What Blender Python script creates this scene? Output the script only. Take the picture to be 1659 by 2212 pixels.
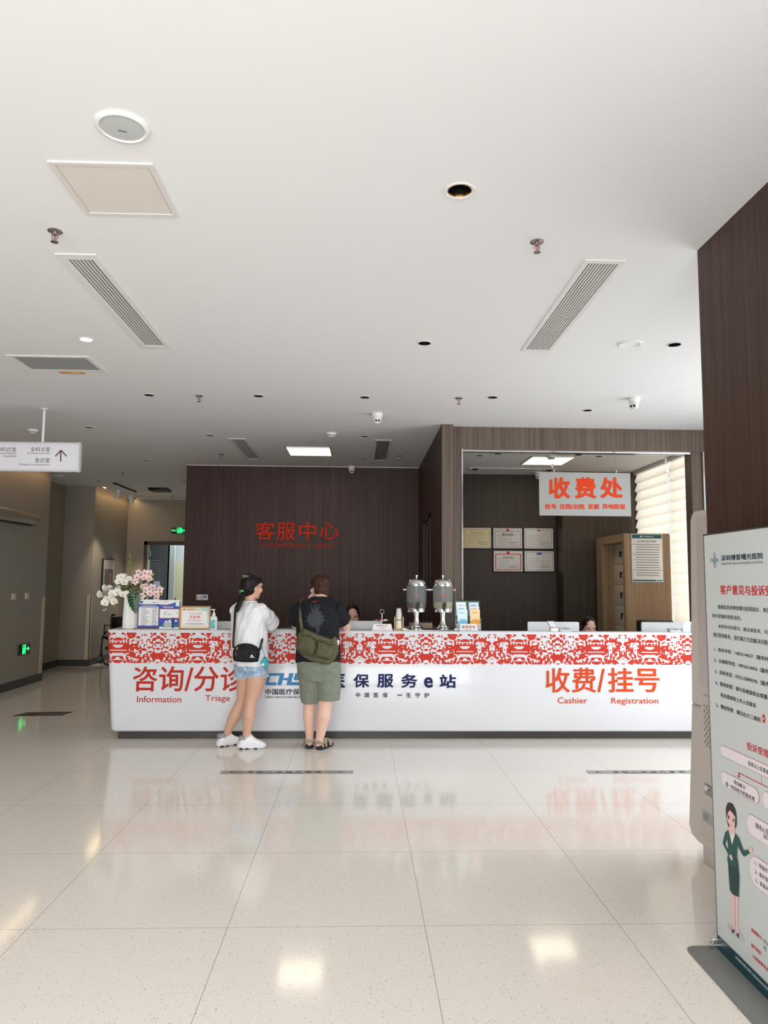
import bpy, bmesh, math, random
from mathutils import Vector, Matrix, noise
random.seed(7)
SC = bpy.context.scene
COL = SC.collection
for o in list(bpy.data.objects):
    bpy.data.objects.remove(o)

# ------------------------------------------------------------------ camera
FPX, CX, CY = 1570.0, 829.5, 1106.0          # focal length and centre for the 1659x2212 frame
PI_, YA, RO = 0.0944220558, 0.0339106693, 0.00713888213
EYE = Vector((0, 0, 1.55))
cp, sp = math.cos(PI_), math.sin(PI_)
FW = Vector((math.sin(YA)*cp, math.cos(YA)*cp, sp))
R0 = Vector((math.cos(YA), -math.sin(YA), 0)); U0 = R0.cross(FW)
RT = math.cos(RO)*R0 + math.sin(RO)*U0
UP = -math.sin(RO)*R0 + math.cos(RO)*U0
cam = bpy.data.cameras.new('camera')
cam.sensor_fit = 'VERTICAL'; cam.sensor_height = 36; cam.lens = FPX/2212*36
cam.clip_start = 0.05; cam.clip_end = 100
camo = bpy.data.objects.new('camera', cam); COL.objects.link(camo)
camo.matrix_world = Matrix(((RT.x, UP.x, -FW.x, EYE.x), (RT.y, UP.y, -FW.y, EYE.y), (RT.z, UP.z, -FW.z, EYE.z), (0, 0, 0, 1)))
SC.camera = camo
# ------------------------------------------------------------------ view, world, large lights
SC.view_settings.view_transform = 'Standard'; SC.view_settings.look = 'None'
SC.view_settings.exposure = 0.3; SC.view_settings.gamma = 1; SC.view_settings.use_curve_mapping = False
SC.cycles.use_denoising = True
SC.cycles.max_bounces = 10; SC.cycles.diffuse_bounces = 6; SC.cycles.glossy_bounces = 5; SC.cycles.transmission_bounces = 8
SC.cycles.sample_clamp_indirect = 8
wd = bpy.data.worlds.new('world'); SC.world = wd; wd.use_nodes = True
wd.node_tree.nodes['Background'].inputs[0].default_value = (.86, .93, 1, 1)
wd.node_tree.nodes['Background'].inputs[1].default_value = .8
def area(name, loc, target, sx, sy, power, color=(1, 1, 1), spread=180):
    l = bpy.data.lights.new(name, 'AREA'); l.shape = 'RECTANGLE'; l.size = sx; l.size_y = sy
    l.energy = power; l.color = color; l.spread = math.radians(spread)
    o = bpy.data.objects.new(name, l); COL.objects.link(o); o.location = loc
    d = Vector(target)-Vector(loc)
    o.rotation_euler = d.to_track_quat('-Z', 'Z' if abs(d.z) < abs(d.x)+abs(d.y) else 'Y').to_euler()
    return o
area('entrance_daylight', (0.2, -2.95, 1.65), (0.2, 5, 1.65), 7.6, 2.7, 335, (.98, .99, 1))
area('side_window_daylight', (4.15, 5.35, 1.65), (0, 5.35, 1.65), 3.7, 2.6, 70, (.94, .98, 1))
area('cashier_window_daylight', (4.75, 9.3, 1.8), (0, 9.3, 1.8), 3.2, 2.8, 46, (1, .98, .94))
area('far_room_light', (-3.6, 17.2, 3.0), (-3.6, 17.2, 0), 1.6, 1.6, 45, (.93, 1, .99))

# ------------------------------------------------------------------ helpers
HC = 3.22                                    # ceiling height
def ray(x, y): return FW + RT*((x-CX)/FPX) - UP*((y-CY)/FPX)
def onY(x, y, Y): d = ray(x, y); return EYE + d*((Y-EYE.y)/d.y)
def onX(x, y, X): d = ray(x, y); return EYE + d*((X-EYE.x)/d.x)
def onZ(x, y, Z): d = ray(x, y); return EYE + d*((Z-EYE.z)/d.z)
def ce(x, y): return onZ(x, y, HC)
def lin(c):
    c = c/255
    return c/12.92 if c <= .04045 else ((c+.055)/1.055)**2.4
MATS = {}
def mat(name, rgb=(200, 200, 200), rough=.5, metal=0, emit=0, alpha=1, trans=0, ior=1.45, spec=.5, coat=0):
    if name in MATS: return MATS[name]
    m = bpy.data.materials.new(name); m.use_nodes = True
    b = m.node_tree.nodes['Principled BSDF']; c = (lin(rgb[0]), lin(rgb[1]), lin(rgb[2]), 1)
    b.inputs['Base Color'].default_value = c; b.inputs['Roughness'].default_value = rough
    b.inputs['Metallic'].default_value = metal; b.inputs['IOR'].default_value = ior
    b.inputs['Specular IOR Level'].default_value = spec
    b.inputs['Transmission Weight'].default_value = trans; b.inputs['Alpha'].default_value = alpha
    b.inputs['Coat Weight'].default_value = coat
    if emit: b.inputs['Emission Color'].default_value = c; b.inputs['Emission Strength'].default_value = emit
    # a faint procedural unevenness so no surface is perfectly flat in tone
    if not emit and not metal and trans == 0:
        nt = m.node_tree; tc = nt.nodes.new('ShaderNodeTexCoord'); nz = nt.nodes.new('ShaderNodeTexNoise')
        nz.inputs['Scale'].default_value = 9; nz.inputs['Detail'].default_value = 3
        mr = nt.nodes.new('ShaderNodeMapRange'); mr.inputs['To Min'].default_value = max(.02, rough-.04); mr.inputs['To Max'].default_value = min(1, rough+.05)
        nt.links.new(tc.outputs['Object'], nz.inputs['Vector']); nt.links.new(nz.outputs['Fac'], mr.inputs['Value'])
        nt.links.new(mr.outputs['Result'], b.inputs['Roughness'])
    MATS[name] = m
    return m
def nodes(m): return m.node_tree.nodes, m.node_tree.links, m.node_tree.nodes['Principled BSDF']
def wood(name, dark, light, seams=None, sc=70, rough=.45):
    if name in MATS: return MATS[name]
    m = mat(name, dark, rough); N, L, b = nodes(m)
    tc = N.new('ShaderNodeTexCoord'); mp = N.new('ShaderNodeMapping'); mp.inputs['Scale'].default_value = (sc, sc, .55)
    n1 = N.new('ShaderNodeTexNoise'); n1.inputs['Scale'].default_value = 1; n1.inputs['Detail'].default_value = 5; n1.inputs['Roughness'].default_value = .7
    rp = N.new('ShaderNodeValToRGB'); rp.color_ramp.elements[0].position = .34; rp.color_ramp.elements[1].position = .7
    rp.color_ramp.elements[0].color = (*[lin(c) for c in dark], 1); rp.color_ramp.elements[1].color = (*[lin(c) for c in light], 1)
    L.new(tc.outputs['Object'], mp.inputs['Vector']); L.new(mp.outputs['Vector'], n1.inputs['Vector']); L.new(n1.outputs['Fac'], rp.inputs['Fac'])
    L.new(rp.outputs['Color'], b.inputs['Base Color']); b.inputs['Specular IOR Level'].default_value = .3
    return m
class MB:
    def __init__(s): s.v = []; s.f = []; s.mi = []; s.cur = 0
    def add(s, vs, fs):
        n = len(s.v); s.v += [Vector(p) for p in vs]; s.f += [[i+n for i in f] for f in fs]; s.mi += [s.cur]*len(fs); return s
    def box(s, x0, x1, y0, y1, z0, z1, bev=0, seg=2):
        if bev:
            bm = bmesh.new(); bmesh.ops.create_cube(bm, size=1)
            for v in bm.verts: v.co = Vector(((x0+x1)/2+v.co.x*(x1-x0), (y0+y1)/2+v.co.y*(y1-y0), (z0+z1)/2+v.co.z*(z1-z0)))
            bmesh.ops.bevel(bm, geom=bm.edges[:], offset=bev, segments=seg, affect='EDGES', profile=.5)
            s.frombm(bm); return s
        return s.add([(x, y, z) for x in (x0, x1) for y in (y0, y1) for z in (z0, z1)],
                     [(0, 1, 3, 2), (4, 6, 7, 5), (0, 4, 5, 1), (2, 3, 7, 6), (0, 2, 6, 4), (1, 5, 7, 3)])
    def frombm(s, bm, M=None):
        bm.verts.index_update()
        s.add([(M @ v.co) if M else v.co.copy() for v in bm.verts], [[v.index for v in f.verts] for f in bm.faces]); bm.free(); return s
    def prism(s, poly, lo, hi, axis='y', bev=0, seg=2):
        def P(a, b, t): return (t, a, b) if axis == 'x' else (a, t, b) if axis == 'y' else (a, b, t)
        n = len(poly); vs = [P(a, b, lo) for a, b in poly]+[P(a, b, hi) for a, b in poly]
        fs = [list(range(n)), list(range(2*n-1, n-1, -1))]+[(i, (i+1) % n, n+(i+1) % n, n+i) for i in range(n)]
        if bev:
            bm = bmesh.new(); bv = [bm.verts.new(v) for v in vs]
            ff = [bm.faces.new([bv[i] for i in f]) for f in fs]
            bmesh.ops.bevel(bm, geom=list(set(ff[0].edges[:]+ff[1].edges[:])), offset=bev, segments=seg, affect='EDGES', profile=.5)
            return s.frombm(bm)
        return s.add(vs, fs)
    def poly(s, pts, N=None, t=0):           # flat polygon in 3D, optionally thickened along N
        n = len(pts); pts = [Vector(p) for p in pts]
        if not t: return s.add(pts, [list(range(n))])
        N = Vector(N)*t
        return s.add(pts+[p+N for p in pts], [list(range(n-1, -1, -1)), list(range(n, 2*n))]+[(i, (i+1) % n, n+(i+1) % n, n+i) for i in range(n)])
    def lathe(s, prof, c=(0, 0, 0), n=24, M=None, cap0=True):
        c = Vector(c); vs = []; fs = []
        for r, z in prof:
            for k in range(n):
                a = 2*math.pi*k/n; p = Vector((r*math.cos(a), r*math.sin(a), z))
                vs.append((M @ p if M else p)+c)
        for j in range(len(prof)-1):
            for k in range(n): fs.append((j*n+k, j*n+(k+1) % n, (j+1)*n+(k+1) % n, (j+1)*n+k))
        ring = prof[0] == prof[-1]
        if prof[0][0] > 1e-5 and not ring and cap0: fs.append(list(range(n-1, -1, -1)))
        if prof[-1][0] > 1e-5 and not ring: fs.append([(len(prof)-1)*n+k for k in range(n)])
        return s.add(vs, fs)
    def cyl(s, a, b, r, n=16, r2=None):
        return s.tube([a, b], [r, r if r2 is None else r2], n)
    def tube(s, pts, r, n=10, ry=None, up=None, closed=False):
        pts = [Vector(p) for p in pts]; m = len(pts); rs = r if isinstance(r, (list, tuple)) else [r]*m
        ry = ry if isinstance(ry, (list, tuple)) else [ry]*m
        rings = []; pu = Vector(up) if up else None
        for i, p in enumerate(pts):
            if closed: t = pts[(i+1) % m]-pts[i-1]
            else: t = pts[min(i+1, m-1)]-pts[max(i-1, 0)]
            t.normalize()
            if pu is None: pu = Vector((0, 0, 1)) if abs(t.z) < .9 else Vector((1, 0, 0))
            u = pu-t*pu.dot(t)
            if u.length < 1e-4: u = t.orthogonal()
            u.normalize(); w = t.cross(u)
            if not up: pu = u
            rings.append([p+w*(rs[i]*math.cos(2*math.pi*k/n))+u*((ry[i] or rs[i])*math.sin(2*math.pi*k/n)) for k in range(n)])
        return s.loft(rings, closed)
    def loft(s, rings, closed=False, cap=True):
        n = len(rings[0]); m = len(rings); fs = []
        for j in range(m if closed else m-1):
            for k in range(n): fs.append((j*n+k, j*n+(k+1) % n, ((j+1) % m)*n+(k+1) % n, ((j+1) % m)*n+k))
        if cap and not closed: fs += [list(range(n-1, -1, -1)), [(m-1)*n+k for k in range(n)]]
        return s.add([p for r in rings for p in r], fs)
    def ell(s, c, rx, ry, rz, n=16, m=10, M=None):
        c = Vector(c); vs = []; fs = []
        for j in range(m+1):
            t = math.pi*j/m
            for k in range(n):
                a = 2*math.pi*k/n; p = Vector((rx*math.sin(t)*math.cos(a), ry*math.sin(t)*math.sin(a), rz*math.cos(t)))
                vs.append(c+(M @ p if M else p))
        for j in range(m):
            for k in range(n):
                q = [j*n+k, (j+1)*n+k, (j+1)*n+(k+1) % n, j*n+(k+1) % n]
                if j == 0: q = [k, n+k, n+(k+1) % n]
                fs.append(q)
        s.add(vs, fs); return s
    def text(s, body, P0, U, V, N, t=.001, off=0, res=2, fit=True):
        """lettering whose glyph box fills the parallelogram P0, P0+U, P0+V, raised by t along N; off thickens the strokes"""
        key = (body, res)
        if key not in TXT:
            c = bpy.data.curves.new('lettering', 'FONT'); c.body = body; c.resolution_u = res; c.extrude = .5
            o = bpy.data.objects.new('lettering', c); me = bpy.data.meshes.new_from_object(o)
            vs = [v.co.copy() for v in me.vertices]; fs = [list(p.vertices) for p in me.polygons]
            bpy.data.objects.remove(o); bpy.data.meshes.remove(me); bpy.data.curves.remove(c)
            TXT[key] = (vs, fs)
        vs, fs = TXT[key]
        xs = [v.x for v in vs]; ys = [v.y for v in vs]; x0, x1, y0, y1 = min(xs)-off, max(xs)+off, min(ys)-off, max(ys)+off
        P0, U, V, N = Vector(P0), Vector(U), Vector(V), Vector(N)
        if not fit: U = U.normalized()*(V.length*(x1-x0)/(y1-y0))
        sh = [(0, 0)] if not off else [(off*math.cos(k*math.pi/4), off*math.sin(k*math.pi/4)) for k in range(8)]
        for i, (dx, dy) in enumerate(sh):
            tt = t*(1-.012*i)
            s.add([P0+U*((v.x+dx-x0)/(x1-x0))+V*((v.y+dy-y0)/(y1-y0))+N*((v.z+.5)*tt) for v in vs], fs)
        return s
    def build(s, name, m, parent=None, smooth=40, weld=0):
        me = bpy.data.meshes.new(name); me.from_pydata([tuple(v) for v in s.v], [], s.f)
        ms = m if isinstance(m, (list, tuple)) else [m]
        for q in ms: me.materials.append(q)
        for p, i in zip(me.polygons, s.mi): p.material_index = i
        bm = bmesh.new(); bm.from_mesh(me)
        bmesh.ops.remove_doubles(bm, verts=bm.verts[:], dist=1e-6)
        bmesh.ops.recalc_face_normals(bm, faces=bm.faces[:]); bm.to_mesh(me); bm.free()
        if smooth:
            me.polygons.foreach_set('use_smooth', [True]*len(me.polygons)); me.set_sharp_from_angle(angle=math.radians(smooth))
        o = bpy.data.objects.new(name, me); COL.objects.link(o)
        if parent:
            o.parent = parent
            if parent.type == 'EMPTY': o.location = -parent.location
        return o
TXT = {}
def thing(name, label, cat, loc=(0, 0, 0), group=None):
    o = bpy.data.objects.new(name, None); COL.objects.link(o); o.location = loc; o.empty_display_size = .1
    return tag(o, label, cat, group)
def tag(o, label, cat, group=None, kind=None):
    o['label'] = label; o['category'] = cat
    if group: o['group'] = group
    if kind: o['kind'] = kind
    return o
def struct(name, mb, m, smooth=30):
    o = mb.build(name, m, None, smooth); o['kind'] = 'structure'; return o
def dup(root, loc, label, rot=0, group=None):
    r = root.copy(); COL.objects.link(r); r.location = loc; r.rotation_euler = (0, 0, rot); r['label'] = label
    if group: r['group'] = group
    for ch in list(root.children):
        c = ch.copy(); COL.objects.link(c); c.parent = r
        for g in list(ch.children):
            d = g.copy(); COL.objects.link(d); d.parent = c
    return r
def rrect(x0, x1, y0, y1, r, n=5):
    out = []
    for cx, cy, a0 in ((x1-r, y1-r, 0), (x0+r, y1-r, 90), (x0+r, y0+r, 180), (x1-r, y0+r, 270)):
        for k in range(n+1):
            a = math.radians(a0+90*k/n); out.append((cx+r*math.cos(a), cy+r*math.sin(a)))
    return out
# ------------------------------------------------------------------ materials of the setting
WALNUT = wood('dark_walnut_veneer', (50, 33, 28), (82, 59, 50))
OAK = wood('light_oak_veneer', (140, 114, 90), (172, 146, 118), sc=26)
TAUPE = mat('taupe_wall_paint', (152, 144, 133), .55)
CEIL = mat('ceiling_paint', (226, 226, 226), .85)
WHITE = mat('white_paint', (236, 236, 235), .45)
SKIRT = mat('dark_skirting', (62, 58, 55), .4)
CHROME = mat('chrome', (225, 225, 225), .12, 1)
STEEL = mat('brushed_steel', (150, 148, 144), .35, 1)
BLACK = mat('black_plastic', (18, 18, 19), .4)
BEIGE = mat('beige_corner_guard', (196, 184, 160), .5)
def terrazzo():
    m = mat('polished_terrazzo', (225, 219, 210), .09); N, L, b = nodes(m)
    for l in list(b.inputs['Roughness'].links): L.remove(l)
    b.inputs['Roughness'].default_value = .09; b.inputs['IOR'].default_value = 1.43
    tc = N.new('ShaderNodeTexCoord')
    def vor(scale, thr, soft):
        v = N.new('ShaderNodeTexVoronoi'); v.inputs['Scale'].default_value = scale; L.new(tc.outputs['Object'], v.inputs['Vector'])
        sep = N.new('ShaderNodeSeparateColor'); L.new(v.outputs['Color'], sep.inputs['Color'])
        mr = N.new('ShaderNodeMapRange'); mr.inputs['From Min'].default_value = .3; mr.inputs['From Max'].default_value = 1
        mr.inputs['To Min'].default_value = 0; mr.inputs['To Max'].default_value = thr; L.new(sep.outputs['Red'], mr.inputs['Value'])
        sub = N.new('ShaderNodeMath'); sub.operation = 'SUBTRACT'; L.new(mr.outputs['Result'], sub.inputs[0]); L.new(v.outputs['Distance'], sub.inputs[1])
        st = N.new('ShaderNodeMapRange'); st.inputs['From Min'].default_value = 0; st.inputs['From Max'].default_value = soft
        L.new(sub.outputs[0], st.inputs['Value']); return st.outputs['Result'], sep
    def mix(fac, a, bcol, k=1):
        x = N.new('ShaderNodeMix'); x.data_type = 'RGBA'
        if k != 1:
            mu = N.new('ShaderNodeMath'); mu.operation = 'MULTIPLY'; mu.inputs[1].default_value = k; L.new(fac, mu.inputs[0]); fac = mu.outputs[0]
        L.new(fac, x.inputs['Factor'])
        for s_, q in (('A', a), ('B', bcol)):
            i = [z for z in x.inputs if z.name == s_ and z.type == 'RGBA'][0]
            if isinstance(q, tuple): i.default_value = (*[lin(c) for c in q], 1)
            else: L.new(q, i)
        return [z for z in x.outputs if z.type == 'RGBA'][0]
    nz = N.new('ShaderNodeTexNoise'); nz.inputs['Scale'].default_value = 160; nz.inputs['Detail'].default_value = 2; L.new(tc.outputs['Object'], nz.inputs['Vector'])
    c = mix(nz.outputs['Fac'], (234, 228, 219), (242, 237, 229))
    f1, _ = vor(75, .36, .08); c = mix(f1, c, (246, 242, 236), .5)
    f2, _ = vor(92, .3, .06); c = mix(f2, c, (150, 141, 130), .75)
    f3, _ = vor(48, .15, .04); c = mix(f3, c, (96, 90, 84), .8)
    sx = N.new('ShaderNodeSeparateXYZ'); L.new(tc.outputs['Object'], sx.inputs[0])
    prev = None
    for out, off, per in (('X', .314, .885), ('Y', 3.436, .898)):
        a = N.new('ShaderNodeMath'); a.operation = 'SUBTRACT'; a.inputs[1].default_value = off-per/2; L.new(sx.outputs[out], a.inputs[0])
        d = N.new('ShaderNodeMath'); d.operation = 'FLOORED_MODULO'; d.inputs[1].default_value = per; L.new(a.outputs[0], d.inputs[0])
        e = N.new('ShaderNodeMath'); e.operation = 'SUBTRACT'; e.inputs[1].default_value = per/2; L.new(d.outputs[0], e.inputs[0])
        g = N.new('ShaderNodeMath'); g.operation = 'ABSOLUTE'; L.new(e.outputs[0], g.inputs[0])
        h = N.new('ShaderNodeMapRange'); h.inputs['From Min'].default_value = .0012; h.inputs['From Max'].default_value = .0026
        h.inputs['To Min'].default_value = 1; h.inputs['To Max'].default_value = 0; L.new(g.outputs[0], h.inputs['Value'])
        if prev is None: prev = h.outputs['Result']
        else:
            mx = N.new('ShaderNodeMath'); mx.operation = 'MAXIMUM'; L.new(prev, mx.inputs[0]); L.new(h.outputs['Result'], mx.inputs[1]); prev = mx.outputs[0]
    c = mix(prev, c, (170, 162, 148), .8)
    L.new(c, b.inputs['Base Color']); return m
# ------------------------------------------------------------------ the setting
XW, XN, XR = -4.83, -5.33, 4.2               # corridor wall, its niche, right outer wall
YS, YP, YF = 10.62, 7.72, 15.2               # service wall, cashier opening, far corridor wall
struct('floor', MB().box(-6, 4.9, -3.2, 19, -.1, 0), terrazzo())
# ceiling with real openings: every hole is closed by the fitting that sits in it
HOLES = []
DL = [((993, 411), .052), ((917, 741), .043), ((1457, 744), .043), ((322, 853), .043), ((558, 855), .043), ((788, 858), .043),
      ((1064, 858), .043), ((1269, 886), .043), ((193, 923), .04), ((453, 940), .043), ((788, 942), .043), ((788, 990), .043), ((316, 994), .043),
      ((212, 1039), .043), ((296, 1071), .043), ((398, 1039.5), .043), ((1036, 984), .043), ((1294, 985.5), .043), ((186, 733), .04)]
for (x, y), r in DL:
    p = ce(x, y); HOLES.append([(p.x+r*math.cos(a*math.pi/8), p.y+r*math.sin(a*math.pi/8)) for a in range(16)])
VENTS = dict(vent_left=(-1.545, -1.41, 3.72, 5.13), vent_right=(1.185, 1.35, 3.63, 5.07), vent_wide=(-2.63, -2.085, 5.45, 5.78),
             vent_far_left=(-1.535, -1.39, 8.61, 9.98), vent_far_right=(.2, .355, 8.58, 9.95))
for a in VENTS.values(): HOLES.append([(a[0], a[2]), (a[1], a[2]), (a[1], a[3]), (a[0], a[3])])
bm = bmesh.new()
def loop(pts):
    vs = [bm.verts.new((x, y, HC)) for x, y in pts]
    return [bm.edges.new((vs[i], vs[(i+1) % len(vs)])) for i in range(len(vs))]
ed = loop([(-6, -3.2), (4.9, -3.2), (4.9, 15.4), (-6, 15.4)])
for h in HOLES: ed += loop(h)
bmesh.ops.triangle_fill(bm, use_beauty=True, use_dissolve=False, edges=ed)
m_ = MB().frombm(bm); struct('ceiling', m_, CEIL)
def wall(name, m, *boxes):
    q = MB()
    for b in boxes: q.box(*b)
    return struct(name, q, m)
wall('wall_left', TAUPE, (XW-.5, XW, -3.2, 11.45, 0, HC), (XN-.15, XN, 11.45, 13.3, 0, HC), (XN-.15, -4.8, 13.3, YF+.15, 0, HC))
wall('wall_far', TAUPE, (-4.8, -4.4, YF, YF+.15, 0, HC), (-3.0, -2.0, YF, YF+.15, 0, HC), (-4.4, -3.0, YF, YF+.15, 2.31, HC))
wall('wall_service', WALNUT, (-2.53, .98, YS, YS+.18, 0, HC))
wall('wall_light_stop', TAUPE, (-2.5, -2.35, YS+.18, YF, 0, HC))  # unseen side wall, added to keep light from leaking in behind the service wall
# partition between service desk and cashier room, with a doorway near its back
wall('wall_partition_end', wood('walnut_veneer_lit', (80, 68, 60), (116, 102, 92)), (.87, .99, 7.61, 7.63, 0, HC))  # partition end in the lit copy of the walnut
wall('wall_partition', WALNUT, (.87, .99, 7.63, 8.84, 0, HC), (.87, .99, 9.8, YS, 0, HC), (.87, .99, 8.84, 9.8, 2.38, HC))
WALNUT_LIT = wood('walnut_veneer_lit', (80, 68, 60), (116, 102, 92))  # same walnut veneer, lightened to paint in the window light on the portal
wall('wall_opening', WALNUT_LIT, (.99, 1.098, YP, YP+.16, 0, HC), (1.098, 3.76, YP, YP+.16, 2.975, HC), (3.62, 3.78, YP+.02, YP+.18, 0, 2.975), (3.78, XR, YP, YP+.16, 0, HC))
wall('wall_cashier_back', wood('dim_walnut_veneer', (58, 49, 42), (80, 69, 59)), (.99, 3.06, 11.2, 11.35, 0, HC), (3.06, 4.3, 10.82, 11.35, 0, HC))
wall('wall_right', WHITE, (XR, XR+.2, -3.2, 3.5, 0, HC), (XR, XR+.2, 3.5, 7.2, 0, .3), (XR, XR+.2, 3.5, 7.2, 2.95, HC), (XR, XR+.2, 7.2, 7.95, 0, HC),
     (XR, XR+.2, 7.95, 10.75, 0, .9), (XR, XR+.2, 10.75, 11.35, 0, HC))
struct('pillar', MB().box(1.69, 2.75, .9, 3.47, 0, HC), WALNUT)
wall('wall_rear', WHITE, (-6, -3.7, -3.2, -3.05, 0, HC), (4.1, 4.9, -3.2, -3.05, 0, HC), (-3.7, 4.1, -3.2, -3.05, 3.02, HC))
wall('wall_far_room', mat('dark_grey_green_paint', (74, 80, 80), .5), (-6, -5.85, YF+.15, 19, 0, HC), (-6, -4.74, 18.4, 18.55, 0, HC))
wall('wall_far_room_light', mat('pale_grey_paint', (196, 204, 206), .5), (-4.42, -4.3, 17.15, 17.2, 0, HC), (-4.78, -1.8, 18.4, 18.55, 0, HC), (-2.0, -1.85, YF+.15, 18.55, 0, HC))
wall('ceiling_far_room', CEIL, (-6, -1.85, YF+.15, 19, HC, HC+.1))
for i, b in enumerate(((XW, XW+.012, -3, 11.45), (XN, XN+.012, 11.45, 13.3), (XN, -4.8, 13.288, 13.3), (-4.8, -4.788, 13.3, YF), (-4.8, -4.44, YF-.012, YF), (XW-.5, XW+.012, 11.45, 11.462))):
    struct('baseboard_left' if i == 0 else 'baseboard_corridor', MB().box(*b, 0, .115), SKIRT)
struct('trim_1', MB().box(1.094, 1.108, YP-.012, YP+.15, 0, 2.975), CHROME)             # metal edge of the opening
struct('trim_2', MB().box(1.1, 3.74, YP+.03, YP+.05, 2.955, 2.976).box(1.1, 3.74, YP+.1, YP+.12, 2.955, 2.976), CHROME)
struct('trim_3', MB().box(3.735, 3.75, YP-.012, YP+.015, 0, 2.975), CHROME)
struct('trim_4', MB().box(XN, XW, 11.9, 11.92, HC-.012, HC).box(-4.9, -2.3, YF-.012, YF, HC-.01, HC).box(-2.53, .87, YS-.008, YS, HC-.008, HC), WHITE)
# doorway in the far wall, and the dim doorway in the partition
FRM = mat('door_frame_brown', (72, 60, 54), .4)
d = MB().box(-4.44, -4.37, YF-.03, YF+.17, 0, 2.33).box(-3.03, -2.96, YF-.03, YF+.17, 0, 2.33).box(-4.44, -2.96, YF-.03, YF+.17, 2.26, 2.33)
dr = struct('door_1', d, FRM)
lf = MB().prism([(-4.41, YF+.17), (-4.365, YF+.17), (-4.63, YF+1.05), (-4.675, YF+1.05)], .01, 2.25, 'z'); leaf = lf.build('door_leaf', mat('red_brown_door_edge', (104, 44, 34), .5), dr); leaf['kind'] = 'structure'
for z in (.35, 1.2, 2.02):
    h = MB().box(-4.375, -4.355, YF+.16, YF+.19, z, z+.12).build('hinge', STEEL, leaf); h['kind'] = 'structure'
d2 = struct('door_2', MB().box(.86, .88, 8.84, 8.9, 0, 2.38).box(.86, .88, 9.74, 9.8, 0, 2.38).box(.86, .88, 8.84, 9.8, 2.32, 2.38), mat('door_frame_dark', (40, 30, 27), .4))
lf2 = MB().box(.93, .965, 8.9, 9.74, 0, 2.32).build('door_leaf', mat('dark_door', (34, 27, 25), .5), d2); lf2['kind'] = 'structure'
# windows: side hall window and the cashier room window behind the blinds
ALU = mat('window_frame_white', (228, 228, 226), .4)
GLASS = mat('window_glass', (255, 255, 255), .02, trans=1, ior=1.1)
w = MB()
for y in (3.5, 4.72, 5.95, 7.15): w.box(XR+.05, XR+.12, y, y+.05, .3, 2.95)
w.box(XR+.05, XR+.12, 3.5, 7.2, .3, .36).box(XR+.05, XR+.12, 3.5, 7.2, 2.89, 2.95)
w1 = struct('window_1', w, ALU)
w = MB()
for y in (7.95, 9.48, 10.7): w.box(XR+.08, XR+.15, y, y+.06, .9, HC)
w.box(XR+.08, XR+.15, 7.95, 10.75, .9, .96)
w2 = struct('window_2', w, ALU)
w = MB()
for x in (-3.7, -1.8, .1, 2.0, 4.04): w.box(x, x+.06, -3.15, -3.09, 0, 3.02)
w.box(-3.7, 4.1, -3.15, -3.09, 2.3, 2.36)
struct('window_3', w, mat('entrance_frame_dark', (60, 58, 56), .4))
# warm cove light strips that wash the corridor walls
WARM = (255, 205, 140)
COVE = mat('warm_led_strip', WARM, emit=3)
def cove(label, x0, x1, y0, y1, power):
    t = thing('cove_light', label, 'light', ((x0+x1)/2, (y0+y1)/2, HC-.03), 'warm cove light strips')
    MB().box(x0, x1, y0, y1, HC-.006, HC-.0005).box(x1-.004, x1, y0, y1, HC-.034, HC-.006).build('channel', CEIL, t)
    MB().box(x0+.02, x1-.02, y0+.008, y1-.008, HC-.012, HC-.006).build('led_strip', COVE, t)
    l = bpy.data.lights.new('cove_glow', 'AREA'); l.shape = 'RECTANGLE'; l.size = x1-x0-.03; l.size_y = y1-y0; l.energy = power; l.color = (1, .72, .38)
    o = bpy.data.objects.new('cove_glow', l); COL.objects.link(o); o.parent = t; o.location = (-.01, 0, .014); o.rotation_euler = (0, math.radians(-25), 0)
cove('warm light strip along the near end of the left corridor wall', XW+.09, XW+.17, 8.2, 11.36, 4)
cove('warm light strip above the framed picture in the far corridor', -4.7, -4.62, 13.32, 15.15, 4)
# ------------------------------------------------------------------ reception counter
CNT = mat('white_lacquer', (224, 226, 231), .22, coat=.3)
RED = mat('vermilion_film', (198, 56, 40), .5, spec=.2)
REDL = mat('vermilion_letters', (188, 52, 36), .5, spec=.15)
REDL_LIT = mat('vermilion_letters_lit', (214, 78, 36), .5, spec=.15)  # same red as the left letters, brighter daylight at right painted in
NAVY = mat('navy_letters', (26, 38, 84), .5, spec=.2)
INK = mat('black_print', (38, 36, 38), .5)
Y0, ZT = 7.27, 1.055
XL_T, XL_B = -2.463, -2.392
def xl(z): return XL_B+(XL_T-XL_B)*(z-.078)/(ZT-.078)
def outline(z, ins=0, r=.06):
    x = xl(z)+ins; y = Y0+ins
    pts = [(3.58, y), (3.58, 7.40), (1.13, 7.40), (1.13, 7.605), (.85, 7.605), (.85, 8.02), (.46, 8.02), (.46, 7.605), (-2.06, 7.605), (-2.06, 8.3), (x, 8.3)]
    for k in range(7):
        a = math.radians(180+15*k); pts.append((x+r+r*math.cos(a), y+r+r*math.sin(a)))
    return [(px, py, z) for px, py in pts]
cnt = thing('reception_counter', 'long white reception counter with red and white patterned band, both customers leaning on it', 'counter', (.5, 7.6, 0))
MB().loft([outline(.078, .03), outline(.088, .008), outline(.105), outline(ZT-.006), outline(ZT, .006)]).build('body', CNT, cnt, 50)
MB().box(-2.33, .82, 7.35, 7.58, 0, .085).box(.82, 3.5, 7.35, 7.385, 0, .085).build('kick_plate', SKIRT, cnt)
MB().box(-2.055, .455, 7.61, 8.3, .68, .72).box(-2.055, -2.015, 7.61, 8.3, 0, .68).box(.415, .455, 7.61, 8.3, 0, .68).build('staff_shelf', CNT, cnt)
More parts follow.
